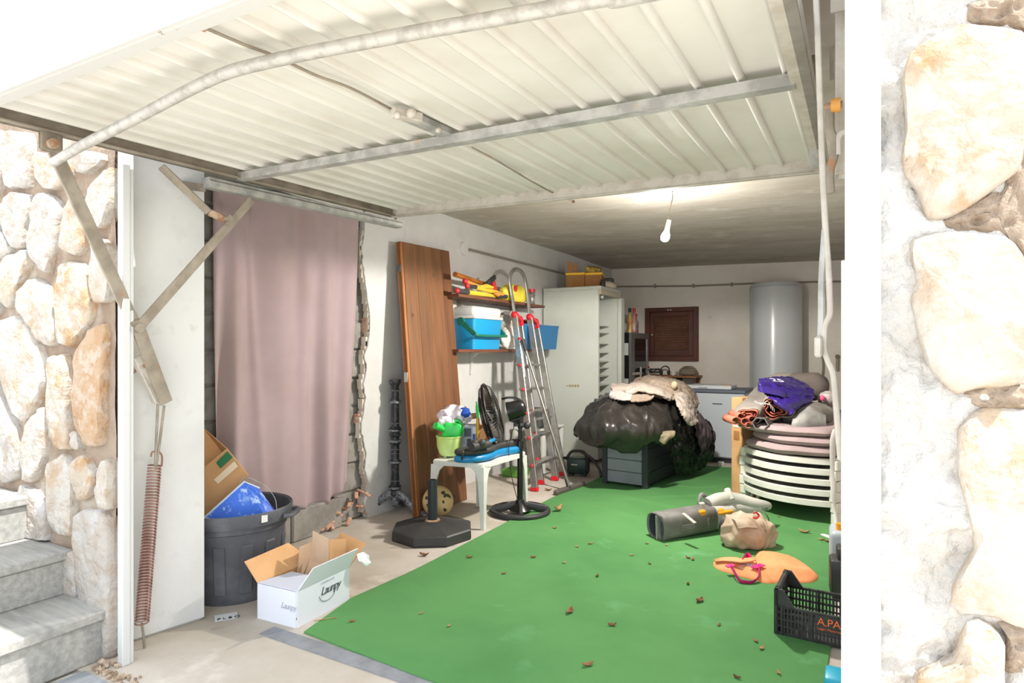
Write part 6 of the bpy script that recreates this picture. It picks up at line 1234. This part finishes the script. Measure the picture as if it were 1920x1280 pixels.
MB().tube(smoothpath([bC+ax_*.1, P(1434, 958, T=3.95), P(1441, 972, T=3.9), P(1442, 990, T=3.88)], 14), .004, 6).build('cord', M['black_plastic'], bl2)
# ================================================================== orange bag
M['orange'] = mat('orange beach bag cloth', '#f0a06c', .85, var='#e8905c', vs=4, bump=.2, bs=30, bd=.008); M['pink'] = mat('hot pink strap', '#d81f78', .6)
og = thing('beach_bag', 'orange cloth bag with pink handles lying on the carpet', 'bag', P(1440, 1070, Z=.008))
def fl(x, y, z=.009): return P(x, y, Z=z)
b_ = MB(); dome(b_, [fl(1416, 1046), fl(1424, 1034), (fl(1470, 1040)), fl(1502, 1053), fl(1530, 1074), fl(1534, 1084), fl(1520, 1092), fl(1490, 1092), fl(1455, 1093), fl(1420, 1086), fl(1395, 1080), fl(1408, 1060)], .035, 0, 10, 60, 2.5, .018, 7, 3); b_.build('bag_back', M['orange'], og, smooth=180)
b_ = MB(); dome(b_, [fl(1338, 1053), fl(1344, 1048), fl(1365, 1046), fl(1390, 1054), fl(1412, 1060), fl(1440, 1070), fl(1456, 1084), fl(1445, 1094), fl(1415, 1088), fl(1380, 1078), fl(1350, 1069), fl(1338, 1060)], .03, 0, 10, 60, 3, .015, 8, 8); b_.build('bag_front', M['orange'], og, smooth=180)
b_ = MB(); dome(b_, [fl(1370, 1052, .04), fl(1390, 1050, .045), fl(1410, 1054, .05), fl(1412, 1064, .045), fl(1395, 1066, .04), fl(1378, 1060, .04)], .004, 0, 5, 30, 2, .008, 20, 8); b_.build('lining', mat('white lining', '#cfc8cf', .8), og, smooth=180)
b_ = MB(); patch(b_, [[fl(1340, 1050, .01), fl(1366, 1046, .05), fl(1392, 1049, .055), fl(1416, 1046, .05)], [fl(1342, 1054, .03), fl(1368, 1052, .06), fl(1394, 1056, .065), fl(1418, 1052, .06)]], 16, 5, .006, 14, 2); b_.build('opening_rim', M['orange'], og, smooth=180, solid=.006)
MB().tube(smoothpath([fl(1370, 1060, .05), fl(1376, 1070, .05), fl(1386, 1087, .022), fl(1398, 1091, .016), fl(1410, 1091, .016), fl(1421, 1083, .028), fl(1423, 1070, .05), fl(1422, 1060, .055)], 30), .013, 6, flat=(.25, (0, 0, 1))).build('handle', M['pink'], og)
MB().tube(smoothpath([fl(1392, 1050, .06), fl(1398, 1042, .055), fl(1402, 1040, .05), fl(1408, 1046, .055)], 12), .014, 6, flat=(.25, (0, 0, 1))).build('handle', M['pink'], og)
b_ = MB(); b_.bar(fl(1362, 1062, .052), fl(1376, 1058, .06), .03, .004); b_.bar(fl(1412, 1064, .058), fl(1430, 1058, .058), .035, .004); b_.build('strap_tab', M['pink'], og, smooth=0)
# ================================================================== black fruit crate
M['crate'] = mat('black crate plastic', '#2b2a29', .5, var='#3a3938', vs=10, bump=.05); M['crate_txt'] = mat('orange crate lettering', '#e8713a', .5)
k0 = P(1453, 1187, Z=.008); kx = Vector((1, -.045, 0)).normalized(); ky = Vector((-kx.y, kx.x, 0)); KW, KD, KH, KE = .52, .27, .122, .187
cr_ = thing('fruit_crate', 'black perforated fruit crate with orange lettering', 'crate', k0+kx*KW/2+ky*KD/2)
def Kc(x, y, z): return k0+kx*x+ky*y+Vector((0, 0, z))
kq = Matrix((kx, ky, Vector((0, 0, 1)))).transposed()
def kbox(b_, x0, x1, y0, y1, z0, z1): b_.box(Kc((x0+x1)/2, (y0+y1)/2, (z0+z1)/2), (x1-x0, y1-y0, z1-z0), kq)
def grillewall(nm, front):
    y = 0 if front else KD-.012; b_ = MB()
    for z0, z1 in ((0, .012), (.034, .039), (.062, .069), (.090, .095), (KH-.010, KH)): kbox(b_, 0, KW, y, y+.012, z0, z1)
    for x in (0, .022, .10, .135, .152, .375, .41, .49, KW-.012): kbox(b_, x, x+.008, y-.003 if front else y, y+.012, 0, KH)
    x = .032
    while x < KW-.03:
        kbox(b_, x, x+.0065, y+.003, y+.009, .008, KH-.008); x += .0135
    for sx in (0, 1):
        prof = [(0, KH-.01), (.085, KH-.01), (.075, KH), (.028, KE), (0, KE)]
        if sx: prof = [(KW-a, b) for a, b in prof]
        b_.prism(prof, Kc(0, y, 0), kx, (0, 0, 1), ky*.012)
    b_.build(nm, M['crate'], cr_, smooth=0)
grillewall('front_wall', True); grillewall('back_wall', False)
for x, nm in ((0, 'end_wall'), (KW-.014, 'end_wall')):
    b_ = MB()
    b_.prism([(0, 0), (KD, 0), (KD, .125), (0, .125)], Kc(x, 0, 0), ky, (0, 0, 1), kx*.010)
    b_.prism([(0, .125), (.08, .125), (.085, .135), (.085, .165), (.095, KE-.012), (KD-.095, KE-.012), (KD-.085, .165), (KD-.085, .135), (KD-.08, .125), (KD, .125), (KD, KE), (0, KE)], Kc(x, 0, 0), ky, (0, 0, 1), kx*.012)
    for z in (.0, .034, .062, .09, .118, KE-.012): kbox(b_, x-.004, x+.016, 0, KD, z, z+.008)
    for y in (0, .03, KD-.038, KD-.008): kbox(b_, x-.004, x+.012, y, y+.008, 0, KE)
    b_.build(nm, M['crate'], cr_, smooth=0)
b_ = MB(); kbox(b_, .0, KW, 0, KD, .0, .008); b_.build('bottom_wall', M['crate'], cr_, smooth=0)
b_ = MB(); kbox(b_, .152, .383, -.004, .008, .048, .116); b_.build('sign_plate', M['crate'], cr_, smooth=0)
text('A.PASCUAL', .043, M['crate_txt'], 'lettering', cr_, Kc(.160, -.0065, .078), kx, (0, 0, 1), depth=.001, spacing=.95)
text('Lugar: Masarrochos - Valencia', .0135, M['crate_txt'], 'lettering', cr_, Kc(.160, -.0065, .060), kx, (0, 0, 1), depth=.001)
# grey jerrycan and black bottle behind the crate, scrap of paper
jc_ = P(1568, 1092, Z=0); jj = thing('jerrycan', 'grey translucent jerrycan behind the black crate', 'jerrycan', (jc_.x+.03, jc_.y+.05, .008))
MB().box((jc_.x+.05, jc_.y+.08, .008+.13), (.17, .22, .26), (0, 0, .05), bev=.03, seg=3).build('can_body', mat('grey-blue translucent plastic', '#aab0b6', .45), jj, smooth=45)
MB().cyl((jc_.x+.02, jc_.y+.03, .262), (jc_.x+.02, jc_.y+.03, .30), .022, n=16).build('cap', M['blow_o'], jj)
jb = P(1566, 1112, Z=.008); jk = thing('black_canister', 'black plastic canister between the crate and the jerrycan', 'canister', jb)
b_ = MB(); b_.box((jb.x+.05, jb.y-.0, .098), (.15, .13, .18), (0, 0, .1), bev=.015, seg=2); b_.build('canister_body', M['black_plastic'], jk, smooth=40)
b_ = MB(); b_.box((jb.x+.055, jb.y-.0, .215), (.10, .10, .06), (0, 0, .1), bev=.012, seg=2); b_.build('canister_neck', M['black_plastic'], jk, smooth=40)
flat_scrap('paper_scrap', 'white paper strip on the carpet under the lounger strap', 'paper', [(1538, 1002), (1543, 1000), (1562, 1006), (1558, 1010)], mat('white strip paper', '#dedede', .8), .009)
p = P(1577, 1276, Z=0); o = MB().box((p.x+.0, p.y-.06, .03), (.10, .11, .05), bev=.012, seg=2).build('blue_tray', mat('turquoise plastic', '#1aa5c4', .4), smooth=40); tag(recentre(o), 'turquoise plastic piece at the foot of the right white post', 'plastic piece')
